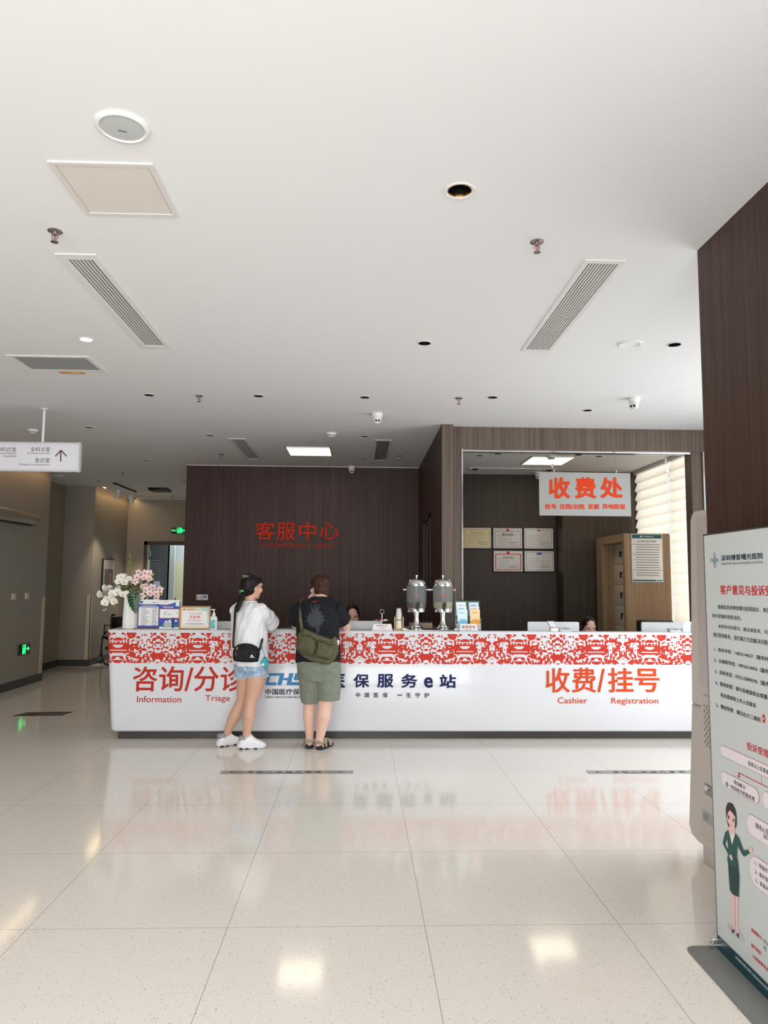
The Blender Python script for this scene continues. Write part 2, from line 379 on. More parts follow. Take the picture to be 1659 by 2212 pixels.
MB().box(1.14, 3.58, 7.405, 8.1, .68, .72).box(1.14, 1.18, 7.405, 8.1, 0, .68).box(3.54, 3.58, 7.405, 8.1, 0, .68).build('staff_shelf', CNT, cnt)
# patterned band: paper-cut style cells mirrored about vertical axes
CW = .00966; NR = 30; NC = 68
Z0b, Z1b = .735, 1.029; CH = (Z1b-Z0b)/NR
FACE = ["..##.##.", "....#.##", "......#.", "##.##..#", "###.#.##", "......##", "#.#.#.#.", "#######.", "...#####", "..######", "########", "......##", "#######.", "....#..#", "......##", "###..#.#", ".###.###", "...#..##", "###.#.#.", "##..##.#"]
CRN = [".##.##", "..##.#", "#...##", "###..#", ".###.#", "...#.#", "##.###", "..#..#", ".#.#.#", "...##.", "#.#..#", "......", "..#.##", "####.#", "#####.", "#####.", "####.#", ".##..#", "..#.##", "#....#"]
rg = random.Random(23); G = [[0]*NC for _ in range(NR)]
def split(x0, y0, x1, y1):                                   # cut the half period into small patches like a paper-cut
    w, h = x1-x0, y1-y0
    if (w > 4 or h > 4) or (w*h > 9 and rg.random() < .75):
        if w > h or (w == h and rg.random() < .5): c = x0+rg.randint(max(1, w//3), max(1, w-w//3)); c = min(max(c, x0+1), x1-1); split(x0, y0, c, y1); split(c, y0, x1, y1)
        else: c = y0+rg.randint(max(1, h//3), max(1, h-h//3)); c = min(max(c, y0+1), y1-1); split(x0, y0, x1, c); split(x0, c, x1, y1)
        return
    red = rg.random() < .64; cut = rg.random() < .36
    for r in range(y0, y1):
        for c in range(x0, x1): G[r][c] = 1 if red and not (cut and (c == x0 or (r == y0 and rg.random() < .9))) else 0
    if min(w, h) >= 3 and rg.random() < .7:
        G[(y0+y1)//2][(x0+x1)//2] = 0 if red else 1
        if rg.random() < .5: G[(y0+y1)//2][(x0+x1)//2-1] = 0 if red else 1
    if min(w, h) >= 2 and rg.random() < .5:
        for k in range(min(w, h)-1): G[y1-1-k][x0+k if rg.random() < 2 else 0] = 1 if not red else 0
split(0, 0, NC, NR)
for r in range(NR):
    q_ = r*20//30
    for c in range(11):
        ch = 1 if FACE[q_][min(7, c*20//30)] == '#' else 0; G[r][28+c] = ch; G[r][27-c] = ch
    for c in range(8): G[r][NC-1-c] = 1 if CRN[q_][min(5, c*20//30)] == '#' else 0
XC = onY(777, 1400, Y0).x
def cell(r, k):
    if not 0 <= r < NR: return 0
    i = k % (2*NC)
    return G[r][i if i < NC else 2*NC-1-i]
def bandpt(x, z):
    x0 = xl(z); r = .06
    if x >= x0+r: return (x, Y0-.0012, z)
    a = min((x0+r-x)/r, math.pi/2); return (x0+r-(r+.0012)*math.sin(a), Y0+r-(r+.0012)*math.cos(a), z)
SUB = 2; KER = [(dr, dc, math.exp(-(dr*dr+dc*dc)/(2*.42**2))) for dr in (-1, 0, 1) for dc in (-1, 0, 1)]
FLD = {}
def field(i, j):                                             # smoothed pattern value at fine grid corner (i along, j down)
    i %= 2*NC*SUB
    if i > NC*SUB: i = 2*NC*SUB-i
    if (i, j) not in FLD:
        u, v = i/SUB-.5, j/SUB-.5; num = den = 0
        for c in range(int(u)-1, int(u)+3):
            for r in range(int(v)-1, int(v)+3):
                w = math.exp(-((u-c)**2+(v-r)**2)/(2*.36**2)); cc = c if 0 <= c < NC else (-1-c if c < 0 else 2*NC-1-c)
                num += w*(G[r][cc] if 0 <= r < NR else 0); den += w
        FLD[i, j] = num/den-.47
    return FLD[i, j]
bd = MB(); fw_, fh_ = CW/SUB, CH/SUB; k0 = int((XL_T-.034-XC)/fw_); k1 = int((3.57-XC)/fw_)
for k in range(k0, k1):
    for r in range(NR*SUB):
        cs = ((0, 0), (1, 0), (1, 1), (0, 1)); vals = [field(k+a, r+b) for a, b in cs]
        if max(vals) <= 0: continue
        pts = []
        for n_ in range(4):
            (a0, b0), (a1, b1) = cs[n_], cs[(n_+1) % 4]; f0, f1 = vals[n_], vals[(n_+1) % 4]
            if f0 > 0: pts.append((a0, b0))
            if (f0 > 0) != (f1 > 0): q_ = f0/(f0-f1); pts.append((a0+(a1-a0)*q_, b0+(b1-b0)*q_))
        if len(pts) > 2: bd.poly([bandpt(XC+(k+a)*fw_, Z1b-(r+b)*fh_) for a, b in pts])
pt = bd.build('patterned_band', RED, cnt, 0); pt['label'] = 'vermilion paper-cut pattern on white'
def zz(ox, oy, s): return lambda x, y: (ox+x/s, oy+y/s)
ZL, ZM, ZR = zz(220, 1340, 3.19), zz(700, 1340, 4.1475), zz(1080, 1340, 3.858)
def txY(mb, body, z, a, b, Y, off=0, t=.006, res=3):
    (x0, y0), (x1, y1) = z(*a), z(*b)
    p = onY(x0, y1, Y); U = onY(x1, y1, Y)-p; V = onY(x0, y0, Y)-p; U.y = V.y = U.z = V.x = 0
    return mb.text(body, p, U, V, (0, -1, 0), t, off, res)
q = MB(); YL = Y0-.0008
for ch, a, b in (('咨', (212, 318), (378, 490)), ('询', (392, 316), (560, 488)), ('/', (570, 325), (626, 487)), ('分', (632, 318), (803, 490)), ('诊', (816, 316), (980, 490))): txY(q, ch, ZL, a, b, YL, .012)
q.build('lettering', REDL, cnt, 0); q = MB(); txY(q, 'Information', ZL, (242, 521), (547, 565), YL, 0, .004); q.build('lettering', REDL, cnt, 0); q = MB(); txY(q, 'Triage', ZL, (712, 516), (882, 568), YL, 0, .004)
q.build('lettering', REDL, cnt, 0)
q = MB()
for ch, a, b in (('收', (382, 396), (583, 602)), ('费', (602, 394), (800, 602)), ('/', (814, 403), (876, 598)), ('挂', (904, 396), (1113, 600)), ('号', (1124, 402), (1332, 598))): txY(q, ch, ZR, a, b, YL, .012)
q.build('lettering', REDL_LIT, cnt, 0); q = MB(); txY(q, 'Cashier', ZR, (481, 642), (730, 692), YL, 0, .004); q.build('lettering', REDL_LIT, cnt, 0); q = MB(); txY(q, 'Registration', ZR, (929, 645), (1320, 708), YL, 0, .004)
q.build('lettering', REDL_LIT, cnt, 0)
q = MB()
for ch, a, b in (('医', (43, 480), (188, 602)), ('保', (262, 480), (405, 602)), ('服', (475, 480), (622, 602)), ('务', (690, 480), (835, 604)), ('e', (895, 508), (975, 605)), ('站', (1035, 484), (1183, 606))): txY(q, ch, ZM, a, b, YL, .026)
q.build('lettering', NAVY, cnt, 0)
q = MB()
for ch, a, b in (('中', (284, 647), (324, 692)), ('国', (364, 650), (404, 690)), ('医', (445, 650), (486, 690)), ('保', (525, 648), (569, 692)), ('一', (655, 665), (700, 674)), ('生', (735, 648), (780, 691)), ('守', (816, 648), (860, 692)), ('护', (897, 648), (942, 693))): txY(q, ch, ZM, a, b, YL, .02, .003)
q.build('lettering', INK, cnt, 0); q = MB()
ZW = zz(440, 1210, 4.74)
txY(q, '中国医疗保障', ZW, (630, 1316), (1052, 1378), YL, .02, .003)
q.build('lettering', INK, cnt, 0); q = MB(); txY(q, 'CHINA HEALTHCARE SECURITY', ZW, (628, 1391), (1050, 1412), YL, .004, .003)
q.build('lettering', INK, cnt, 0)
# blue emblem: slanted block letters
q = MB()
def emb(*pts): q.poly([onY(*ZW(x, y), YL)+Vector((0, 0, 0)) for x, y in pts], (0, -1, 0), .003)
emb((632, 1272), (658, 1172), (672, 1157), (828, 1157), (822, 1183), (690, 1183), (682, 1190), (666, 1252), (749, 1252), (742, 1281), (642, 1281))
emb((777, 1183.5), (822, 1183.5), (798, 1281), (752, 1281))
emb((806, 1226), (822, 1206), (864, 1206), (876, 1157), (920, 1157), (890, 1281), (846, 1281), (858, 1232))
emb((890, 1281), (898, 1248), (1000, 1248), (992, 1281)); emb((940, 1157), (1030, 1157), (1024, 1183), (968, 1183), (962, 1206), (1014, 1206), (1004, 1248), (978, 1248), (984, 1230), (930, 1230), (920, 1216))
q.build('emblem', mat('emblem_blue', (46, 128, 180), .4), cnt, 0)

# ------------------------------------------------------------------ fittings of the ceiling
RING = mat('white_enamel', (226, 225, 222), .35); CUP = mat('dark_reflector', (26, 25, 25), .3, .3)
def cupprof(r): return [(r*.98, .001), (r*.92, .03), (r*.6, .085), (.0, .088)]
dl0 = thing('downlight', 'x', 'downlight', (0, 0, 0), 'recessed ceiling downlights')
MB().lathe([(.043, .003), (.05, .002), (.054, -.002), (.052, -.005), (.044, -.004), (.043, .003)], n=28).build('trim_ring', RING, dl0)
MB().lathe([(.0428, -.003), (.04, .03), (.03, .085), (.0, .088)], n=24, cap0=False).build('reflector', CUP, dl0)
NAMES = ['', 'unlit downlight left of the right vent strip, in front of the far sprinklers', 'unlit downlight beside the dark pillar, farthest right in the hall ceiling',
 'unlit downlight left of the left sprinkler in the middle row', 'unlit downlight right of the left sprinkler in the middle row', 'unlit downlight just in front of the twin-lens camera in mid ceiling',
 'unlit downlight right of the right sprinkler in the middle row', 'unlit downlight in front of the cashier header, left of the right dome camera', 'unlit downlight right of the hanging direction sign',
 'unlit downlight in front of the far left vent strip', 'unlit downlight in front of the far right vent strip', 'unlit downlight between light panel and far right vent strip, nearest the service wall',
 'unlit downlight left of the far left vent strip, near the corridor', 'unlit downlight in front of the track spotlights', 'unlit downlight behind the track spotlights, by the far corridor wall', 'unlit downlight at the left end of the dark service wall', 'unlit downlight inside the cashier room, left of the light panel', 'unlit downlight inside the cashier room, right of the light panel', '']
for i, ((x, y), r) in enumerate(DL):
    if i in (0, 18): continue
    p = ce(x, y); dup(dl0, p, NAMES[i])
for ch in list(dl0.children): bpy.data.objects.remove(ch)
bpy.data.objects.remove(dl0)
p = ce(993, 411)                                            # nearest one: bigger, gold-lined
t = thing('downlight', 'larger downlight with gilded inner rim, nearest to the camera between the sprinklers', 'downlight', p, 'recessed ceiling downlights')
MB().lathe([(.052, .004), (.062, .003), (.068, -.003), (.064, -.006), (.053, -.004), (.052, .004)], p, 36).build('trim_ring', RING, t)
MB().lathe([(.0515, -.002), (.05, .012), (.044, .02), (.044, .012), (.048, -.003), (.0515, -.002)], p, 36).build('inner_rim', mat('gilded_rim', (170, 130, 70), .25, 1), t)
MB().lathe([(.0445, .008), (.042, .03), (.03, .09), (0, .092)], p, 28, cap0=False).build('reflector', CUP, t)
p = ce(186, 733)                                            # the one that is lit
t = thing('downlight', 'lit white downlight between the left vent strip and the wide return grille', 'downlight', p, 'recessed ceiling downlights')
MB().lathe([(.04, .004), (.05, .003), (.058, -.003), (.055, -.006), (.042, -.004), (.04, .004)], p, 32).build('trim_ring', RING, t)
MB().lathe([(.0395, -.001), (.036, .006), (0, .007)], p, 24, cap0=False).build('lens', mat('lit_lens', (255, 252, 245), emit=2.2), t)
p = ce(1361, 742)
t = thing('ceiling_disc_light', 'flat white round fitting with blank centre, left of the rightmost downlight', 'light', p)
MB().lathe([(.085, 0), (.085, -.006), (.075, -.012), (.056, -.008), (.054, -.001), (.085, 0)], p, 36).build('rim', RING, t)
MB().lathe([(.055, -.004), (.03, -.0045), (.0, -.0045)], p, 28, cap0=False).build('centre_plate', WHITE, t)
# sprinklers
SPM = mat('sprinkler_metal', (168, 160, 156), .3, 1)
s0 = thing('sprinkler_head', 'x', 'sprinkler', (0, 0, 0), 'fire sprinklers in the ceiling')
MB().lathe([(.034, 0), (.034, -.003), (.022, -.008), (.012, -.009), (.012, -.02), (.0, -.02)], n=24).build('escutcheon', SPM, s0)
MB().tube([(-.011, 0, -.015), (-.013, 0, -.03), (-.008, 0, -.045), (0, 0, -.052)], .003, 8).tube([(.011, 0, -.015), (.013, 0, -.03), (.008, 0, -.045), (0, 0, -.052)], .003, 8).build('frame_arms', SPM, s0)
MB().lathe([(0, -.05), (.006, -.051), (.018, -.054), (.018, -.056), (0, -.056)], n=16).build('deflector', SPM, s0)
MB().lathe([(0, -.018), (.003, -.02), (.003, -.044), (0, -.047)], n=8).build('glass_bulb', mat('red_bulb', (170, 30, 30), .1), s0)
SPR = [((119, 499), 'fire sprinkler above the top of the left vent strip, nearest on the left'), ((1160, 522), 'fire sprinkler left of the top of the right vent strip'),
 ((430, 855), 'fire sprinkler between two downlights in the middle row, on the left'), ((991, 860), 'fire sprinkler between two downlights in the middle row, on the right'),
 ((478, 981), 'fire sprinkler just left of the far left vent strip'), ((862, 984), 'fire sprinkler just right of the far right vent strip'),
 ((266, 1022), 'fire sprinkler just in front of the track spotlights'), ((373, 1070), 'fire sprinkler by the far corridor wall, beside the black ceiling box'), ((1193, 1002), 'fire sprinkler inside the cashier room behind the hanging sign')]
for (x, y), lb in SPR: dup(s0, ce(x, y), lb, .3)
for ch in list(s0.children): bpy.data.objects.remove(ch)
bpy.data.objects.remove(s0)
# turret cameras
c0 = thing('security_camera', 'x', 'camera', (0, 0, 0), 'white turret cameras')
MB().lathe([(.055, 0), (.056, -.012), (.05, -.04), (.04, -.05), (0, -.05)], n=28).build('base', RING, c0)
Mr = Matrix.Rotation(math.radians(116), 3, 'X')
MB().ell((0, -.004, -.062), .043, .043, .043, 24, 14).build('ball', RING, c0)
MB().lathe([(.032, .036), (.034, .039), (.03, .041), (0, .041)], (0, -.004, -.062), 24, Mr).build('face_ring', mat('camera_face', (205, 206, 208), .3), c0)
for dx in (-.014, .014): MB().lathe([(.0105, .04), (.0105, .044), (.007, .0445), (0, .0435)], Vector((0, -.004, -.062))+Mr @ Vector((dx, 0, 0)), 16, Mr).build('lens', mat('lens_black', (10, 10, 12), .1), c0)
for (x, y), lb, rot in (((815, 893), 'white turret camera in mid ceiling facing the entrance, above the service area', .05), ((1370, 860), 'white turret camera at right in front of the cashier header, turned left', -.75),
                        ((760, 1008.5), 'white turret camera at the top edge of the dark service wall', .1), ((1162, 1020), 'white turret camera inside the cashier room, half behind the hanging sign', 0)):
    p = ce(x, y); p.y = min(p.y, YS-.06) if x < 1000 else p.y
    dup(c0, p, lb, rot)
for ch in list(c0.children): bpy.data.objects.remove(ch)
bpy.data.objects.remove(c0)
# smoke detectors
k0_ = thing('smoke_detector', 'x', 'smoke detector', (0, 0, 0), 'white smoke detectors')
MB().lathe([(.058, 0), (.06, -.008), (.056, -.022), (.046, -.03), (.046, -.036), (.04, -.046), (0, -.048)], n=28).build('housing', RING, k0_)
MB().lathe([(.0475, -.029), (.049, -.0335), (.0475, -.037)], n=28).build('sensor_slot', mat('slot_grey', (90, 88, 86), .5), k0_)
for (x, y), lb in (((71, 928.5), 'white smoke detector left of the pole of the hanging direction sign'), ((716, 935.5), 'white smoke detector in front of the lit ceiling panel over the service area'), ((1191, 984.5), 'white smoke detector in front of the lit panel in the cashier room')):
    dup(k0_, ce(x, y), lb)
for ch in list(k0_.children): bpy.data.objects.remove(ch)
bpy.data.objects.remove(k0_)
# ceiling speaker
p = Vector((-.893, 2.58, HC))
t = thing('ceiling_speaker', 'round white ceiling speaker with grey mesh grille, nearest fitting at upper left', 'speaker', p)
MB().lathe([(.098, 0), (.098, -.006), (.092, -.011), (.083, -.012), (.08, -.008), (.08, -.001)], p, 48).build('rim', RING, t)
g = mat('speaker_mesh', (184, 187, 186), .6)
MB().lathe([(.08, -.006), (.05, -.0085), (0, -.0095)], p, 40).build('grille', g, t)
q = MB(); q.text('DSP', p+Vector((-.016, .004, -.0102)), (.03, .008, 0), (-.003, .011, 0), (0, 0, -1), .0008, .01); q.build('badge', mat('badge_grey', (110, 110, 110), .4), t, 0)
# access panel
p = Vector((-1.056, 3.03, HC)); t = thing('access_panel', 'square white access panel in the ceiling in front of the speaker', 'panel', p)
x0, x1, y0, y1 = -1.268, -.847, 2.815, 3.242
q = MB()
for b in ((x0, x1, y0, y0+.022), (x0, x1, y1-.022, y1), (x0, x0+.022, y0+.022, y1-.022), (x1-.022, x1, y0+.022, y1-.022)): q.box(*b, HC-.008, HC+.0)
q.build('frame', mat('panel_frame', (214, 209, 204), .5), t)
MB().box(x0+.026, x1-.026, y0+.026, y1-.026, HC-.004, HC).build('lid', mat('panel_lid', (214, 208, 201), .6), t)
# grilles
DUCT = mat('duct_dark', (34, 33, 33), .7); SLAT = mat('slat_white', (214, 212, 208), .45)
def grille(key, label, x0, x1, y0, y1, n, wslot, along='y', slat=SLAT, deep=.14):
    a = VENTS[key]; p = ((x0+x1)/2, (y0+y1)/2, HC)
    t = thing('air_grille', label, 'vent', p, 'air grilles of the ceiling'); q = MB()
    X0, X1, YA_, YB = a
    for b in ((x0, x1, y0, YA_), (x0, x1, YB, y1), (x0, X0, YA_, YB), (X1, x1, YA_, YB)): q.box(*b, HC-.007, HC-.0005)
    q.build('frame', RING, t); q = MB()
    for i in range(n+1):
        if along == 'y':
            pit = (X1-X0)/n; q.box(X0+i*pit-(pit-wslot)/2, X0+i*pit+(pit-wslot)/2, YA_, YB, HC-.004, HC+.004)
        else:
            pit = (YB-YA_)/n; q.box(X0, X1, YA_+i*pit-(pit-wslot)/2, YA_+i*pit+(pit-wslot)/2, HC-.004, HC+.002)
    q.build('slats', slat, t)
    q = MB().box(X0-.002, X0, YA_-.002, YB+.002, HC, HC+deep).box(X1, X1+.002, YA_-.002, YB+.002, HC, HC+deep).box(X0, X1, YA_-.002, YA_, HC, HC+deep).box(X0, X1, YB, YB+.002, HC, HC+deep).box(X0-.002, X1+.002, YA_-.002, YB+.002, HC+deep, HC+deep+.002)
    q.build('duct', DUCT, t); return t
grille('vent_left', 'long narrow air grille running away from the camera at left, with wide blank margins', -1.584, -1.375, 3.66, 5.182, 7, .0095)
grille('vent_right', 'long narrow air grille running away from the camera at right, near the pillar', 1.157, 1.374, 3.593, 5.105, 10, .0085, slat=mat('slat_light', (222, 220, 216), .45), deep=.05)
tw = grille('vent_wide', 'wide short return grille with crosswise slats above the hanging direction sign', -2.67, -2.05, 5.415, 5.82, 16, .011, 'x', mat('slat_grey', (150, 150, 148), .5), .05)
grille('vent_far_left', 'narrow air grille at the far left over the service area, left of the light panel', -1.57, -1.365, 8.56, 10.03, 7, .010)
grille('vent_far_right', 'narrow air grille at the far right over the service area, right of the light panel', .172, .382, 8.52, 10.0, 8, .011)
p = (-2.35, 5.868, HC); t = thing('warning_sticker', 'small orange warning sticker on the ceiling beside the wide return grille', 'sticker', p)
MB().box(-2.45, -2.25, 5.83, 5.91, HC-.0015, HC).build('backing', mat('sticker_orange', (226, 140, 60), .5), t)
q = MB().box(-2.43, -2.27, 5.884, 5.904, HC-.0022, HC-.0014); 
q.build('text_strip', WHITE, t)
q = MB()
for i in range(7): q.box(-2.425+i*.022, -2.41+i*.022, 5.888, 5.9, HC-.003, HC-.002)
q.build('print', INK, t); MB().box(-2.35, -2.28, 5.845, 5.87, HC-.0022, HC-.0014).build('symbol', mat('sticker_yellow', (250, 205, 80), .5), t)
# lit ceiling panels
LIT = mat('lit_panel', (255, 240, 208), emit=1.25)
def panel(label, x0, x1, y0, y1, power):
    p = ((x0+x1)/2, (y0+y1)/2, HC); t = thing('ceiling_light', label, 'light', p, 'lit square ceiling panels'); q = MB()
    for b in ((x0, x1, y0, y0+.015), (x0, x1, y1-.015, y1), (x0, x0+.015, y0, y1), (x1-.015, x1, y0, y1)): q.box(*b, HC-.012, HC-.0005)
    q.build('frame', RING, t); MB().box(x0+.015, x1-.015, y0+.015, y1-.015, HC-.008, HC-.001).build('diffuser', LIT, t)
    l = bpy.data.lights.new('panel_lamp', 'AREA'); l.shape = 'RECTANGLE'; l.size = x1-x0-.06; l.size_y = y1-y0-.06; l.energy = power; l.color = (1, .88, .68)
    o = bpy.data.objects.new('panel_lamp', l); COL.objects.link(o); o.parent = t; o.location = (0, 0, -.02)
panel('lit warm ceiling panel over the customer service desk', -.943, -.368, 9.03, 9.66, 3.5)
panel('lit warm ceiling panel inside the cashier room', 2.285, 2.885, 9.5, 10.17, 4)
# long blank strip panels on the cashier room ceiling, seen past the header
for (a, b, lb) in (((1060, 977), (1272, 977), 'white slot diffuser on the cashier ceiling just behind the header'), ((1012, 1012), (1208, 1010), 'white slot diffuser on the cashier ceiling near its back wall')):
    p0, p1 = ce(*a), ce(*b); yy = p0.y; t = thing('slot_diffuser', lb, 'vent', ((p0.x+p1.x)/2, yy, HC), 'slot diffusers of the cashier room')
    MB().box(p0.x, p1.x, yy-.1, yy+.1, HC-.012, HC-.0005).build('frame', RING, t); [MB().box(c_, c_+.08, yy-.08, yy+.08, HC-.0125, HC-.011).build('slot', DUCT, t) for c_ in (p0.x+.06, p1.x-.14)]
# track with two spotlights
pa, pb = ce(242, 1042), ce(297, 1061); pa.x = pb.x = -4.27
t = thing('track_light', 'short ceiling track with two white spotlights in the left corridor', 'light', ((pa+pb)/2))
MB().box(-4.29, -4.25, pa.y, pb.y, HC-.025, HC-.0005).build('track', BLACK, t)
for y, tgt in ((pa.y+.25, (-4.75, 13.9, 1.0)), (pb.y-.25, (-4.4, YF, .8))):
    c = Vector((-4.27, y, HC-.13)); d = (Vector(tgt)-c).normalized()
    s_ = MB().cyl((-4.27, y, HC-.025), c, .008, 8).tube([c-d*.05, c+d*.13, c+d*.13], [.042, .042, .036], 20).build('spot_head', RING, t)
    MB().cyl(c+d*.125, c+d*.132, .034, 20).build('lamp', mat('spot_lamp', (255, 250, 235), emit=12), s_)
    l = bpy.data.lights.new('spot', 'SPOT'); l.energy = 85; l.color = (1, .84, .62); l.spot_size = math.radians(46); l.spot_blend = .7; l.shadow_soft_size = .03
    o = bpy.data.objects.new('spot', l); COL.objects.link(o); o.location = c+d*.15; o.rotation_euler = d.to_track_quat('-Z', 'Y').to_euler()
p = ce(343, 1054.5); p.y = 13.5
t = thing('ceiling_box_lamp', 'flat black box lamp on the far corridor ceiling right of the track', 'light', p)
MB().box(p.x-.17, p.x+.17, p.y-.17, p.y+.17, HC-.05, HC-.0005, .01).build('housing', BLACK, t); MB().box(p.x-.12, p.x+.12, p.y-.12, p.y+.12, HC-.056, HC-.048).build('cover', mat('cover_dark', (48, 46, 45), .4), t)
# ------------------------------------------------------------------ flat printed things
class Panel:
    """a printed face: u to the right, v up, both 0..1; l is the layer above the face"""
    def __init__(s, P0, U, V, N): s.P0, s.U, s.V, s.N = Vector(P0), Vector(U), Vector(V), Vector(N).normalized()
    def pt(s, u, v, l=1): return s.P0+s.U*u+s.V*v+s.N*(l*.0007)
    def rect(s, mb, u0, v0, u1, v1, l=1): mb.poly([s.pt(u0, v0, l), s.pt(u1, v0, l), s.pt(u1, v1, l), s.pt(u0, v1, l)]); return mb
    def ply(s, mb, pts, l=1): mb.poly([s.pt(u, v, l) for u, v in pts]); return mb
    def disc(s, mb, u, v, ru, rv, l=1, n=20): return s.ply(mb, [(u+ru*math.cos(2*math.pi*k/n), v+rv*math.sin(2*math.pi*k/n)) for k in range(n)], l)
    def frame(s, mb, u0, v0, u1, v1, tu, tv, l=1):
        s.rect(mb, u0, v0, u1, v0+tv, l); s.rect(mb, u0, v1-tv, u1, v1, l); s.rect(mb, u0, v0+tv, u0+tu, v1-tv, l); s.rect(mb, u1-tu, v0+tv, u1, v1-tv, l); return mb
    def rows(s, mb, u0, u1, vs, h, l=1, rg=random.Random(3), ragged=.25):
        for v in vs: s.rect(mb, u0, v, u1-(u1-u0)*rg.uniform(0, ragged), v+h, l)
        return mb
    def text(s, mb, body, u0, v0, u1, v1, l=1, off=0, res=1): return mb.text(body, s.pt(u0, v0, l), s.U*(u1-u0), s.V*(v1-v0), s.N, .0003, off, res)
PAPER = mat('paper_white', (236, 236, 236), .6); GREYP = mat('grey_print', (120, 122, 128), .6); REDP = mat('red_print', (196, 44, 44), .5)
BLUEP = mat('blue_print', (52, 78, 168), .5); TEAL = mat('teal_print', (22, 96, 98), .5); ORGP = mat('orange_print', (236, 130, 80), .5)
ACR = mat('clear_acrylic', (235, 240, 242), .08, alpha=.25)
def ypanel(x0, y0, x1, y1, Y): a = onY(x0, y1, Y); b = onY(x1, y1, Y); c = onY(x0, y0, Y); return Panel(a, (b.x-a.x, 0, 0), (0, 0, c.z-a.z), (0, -1, 0))
# ---- lettering on the service wall
t = thing('wall_lettering', 'red raised lettering naming the customer service center on the dark veneer wall', 'sign', (-.9, YS, 2.2))
Z3 = zz(380, 820, 2.6758); q = MB()
SIGNR = mat('sign_red', (204, 50, 26), .5, spec=.15)
for ch, a, b in (('客', (458, 822), (572, 926)), ('服', (583, 826), (693, 928)), ('中', (712, 824), (812, 928)), ('心', (832, 826), (943, 924))): txY(q, ch, Z3, a, b, YS-.004, .014, .025)
q.build('lettering', SIGNR, t, 0)
q = MB(); txY(q, 'CUSTOMER SERVICE CENTER', Z3, (487, 947), (911, 969), YS-.004, .004, .015); q.build('lettering', SIGNR, t, 0)
# ---- thermostat and switches beside it
t = thing('wall_switch', 'white double switch plate with blue display on the dark service wall behind the framed notice', 'switch', (-2.25, YS-.01, 1.3))
MB().box(-2.332, -2.252, YS-.014, YS, 1.256, 1.336, .004).box(-2.246, -2.166, YS-.018, YS, 1.256, 1.336, .004).build('plate', WHITE, t)
MB().box(-2.232, -2.18, YS-.02, YS-.017, 1.285, 1.322).build('display', mat('display_blue', (120, 140, 205), .3), t)
MB().box(-2.318, -2.31, YS-.016, YS-.013, 1.28, 1.315).box(-2.275, -2.267, YS-.016, YS-.013, 1.28, 1.315).build('indicator', GREYP, t)
# ---- hanging direction sign
YH = 7.113; t = thing('hanging_sign', 'white hanging direction sign with an up arrow, at the left edge under the return grille', 'sign', (-3.1, YH, 2.73))
MB().prism(rrect(YH, YH+.085, 2.588, 2.884, .042, 6), -4.35, -2.762, 'x').build('board', mat('sign_white', (226, 226, 232), .4), t)
MB().prism(rrect(YH-.002, YH+.087, 2.585, 2.887, .043, 6), -2.763, -2.748, 'x', .003).build('end_cap', RING, t)
for x in (-3.117, -4.0): MB().cyl((x, YH+.043, 2.88), (x, YH+.043, HC), .0125, 14).lathe([(.04, HC-.003), (.04, HC-.012), (.0125, HC-.016)], (x, YH+.043, 0), 20).build('pole', RING, t)
ZH = zz(0, 720, 6.381); MAR = mat('maroon_print', (92, 58, 54), .5); q = MB(); YT = YH-.0005
txY(q, '全科诊室', ZH, (418, 1565), (692, 1628), YT, 0, .0006); q.build('lettering', MAR, t, 0); q = MB(); txY(q, '急诊室', ZH, (478, 1716), (686, 1782), YT, 0, .0006); q.build('lettering', MAR, t, 0); q = MB(); txY(q, '内科诊室', ZH, (-55, 1567), (224, 1630), YT, 0, .0006); q.build('lettering', MAR, t, 0); q = MB(); txY(q, 'General practice clinic', ZH, (376, 1640), (688, 1667), YT, 0, .0006); q.build('lettering', MAR, t, 0); q = MB(); txY(q, 'Emergency Consulting Room', ZH, (262, 1793), (680, 1822), YT, 0, .0006); q.build('lettering', MAR, t, 0); q = MB(); txY(q, 'Internal Medicine', ZH, (-38, 1638), (222, 1662), YT, 0, .0006); q.build('lettering', MAR, t, 0); q = MB(); txY(q, 'Consultation', ZH, (38, 1675), (222, 1702), YT, 0, .0006)
q.build('lettering', MAR, t, 0); q = MB()
for pl in (((828, 1770), (828, 1625), (846, 1625), (846, 1770)), ((846, 1605), (924, 1690), (912, 1700), (836, 1622)), ((836, 1605), (846, 1622), (768, 1700), (756, 1690))): q.poly([onY(*ZH(*a), YT) for a in pl], (0, -1, 0), .0006)
q.build('arrow', MAR, t, 0)
# ---- hanging cashier sign
YC = YP+.02; a = onY(1165.4, 1113.4, YC); b = onY(1361.4, 1021.9, YC); a1 = a.z
t = thing('hanging_sign', 'white cashier sign with big orange characters hung on two wires in the opening', 'sign', ((a.x+b.x)/2, YC, b.z))
MB().box(a.x, b.x, YC, YC+.012, a.z, b.z, .002).build('board', mat('sign_acrylic', (164, 164, 162), .4, spec=.2), t)
ZC = zz(1150, 960, 7.213); q = MB(); SGO = mat('sign_orange', (208, 66, 30), .5, spec=.15)
for ch, p0, p1 in (('收', (256, 511), (590, 843)), ('费', (664, 511), (994, 843)), ('处', (1060, 513), (1410, 838))): txY(q, ch, ZC, p0, p1, YC-.0005, .035, .004)
q.build('lettering', SGO, t, 0); q = MB(); txY(q, '挂号', ZC, (195, 925), (376, 1008), YC-.0005, .03, .002); q.build('lettering', SGO, t, 0); q = MB(); txY(q, '住院/出院', ZC, (426, 926), (815, 1008), YC-.0005, .03, .002); q.build('lettering', SGO, t, 0); q = MB(); txY(q, '发票', ZC, (862, 928), (1042, 1010), YC-.0005, .03, .002); q.build('lettering', SGO, t, 0); q = MB(); txY(q, '异地医保', ZC, (1092, 926), (1450, 1008), YC-.0005, .03, .002)
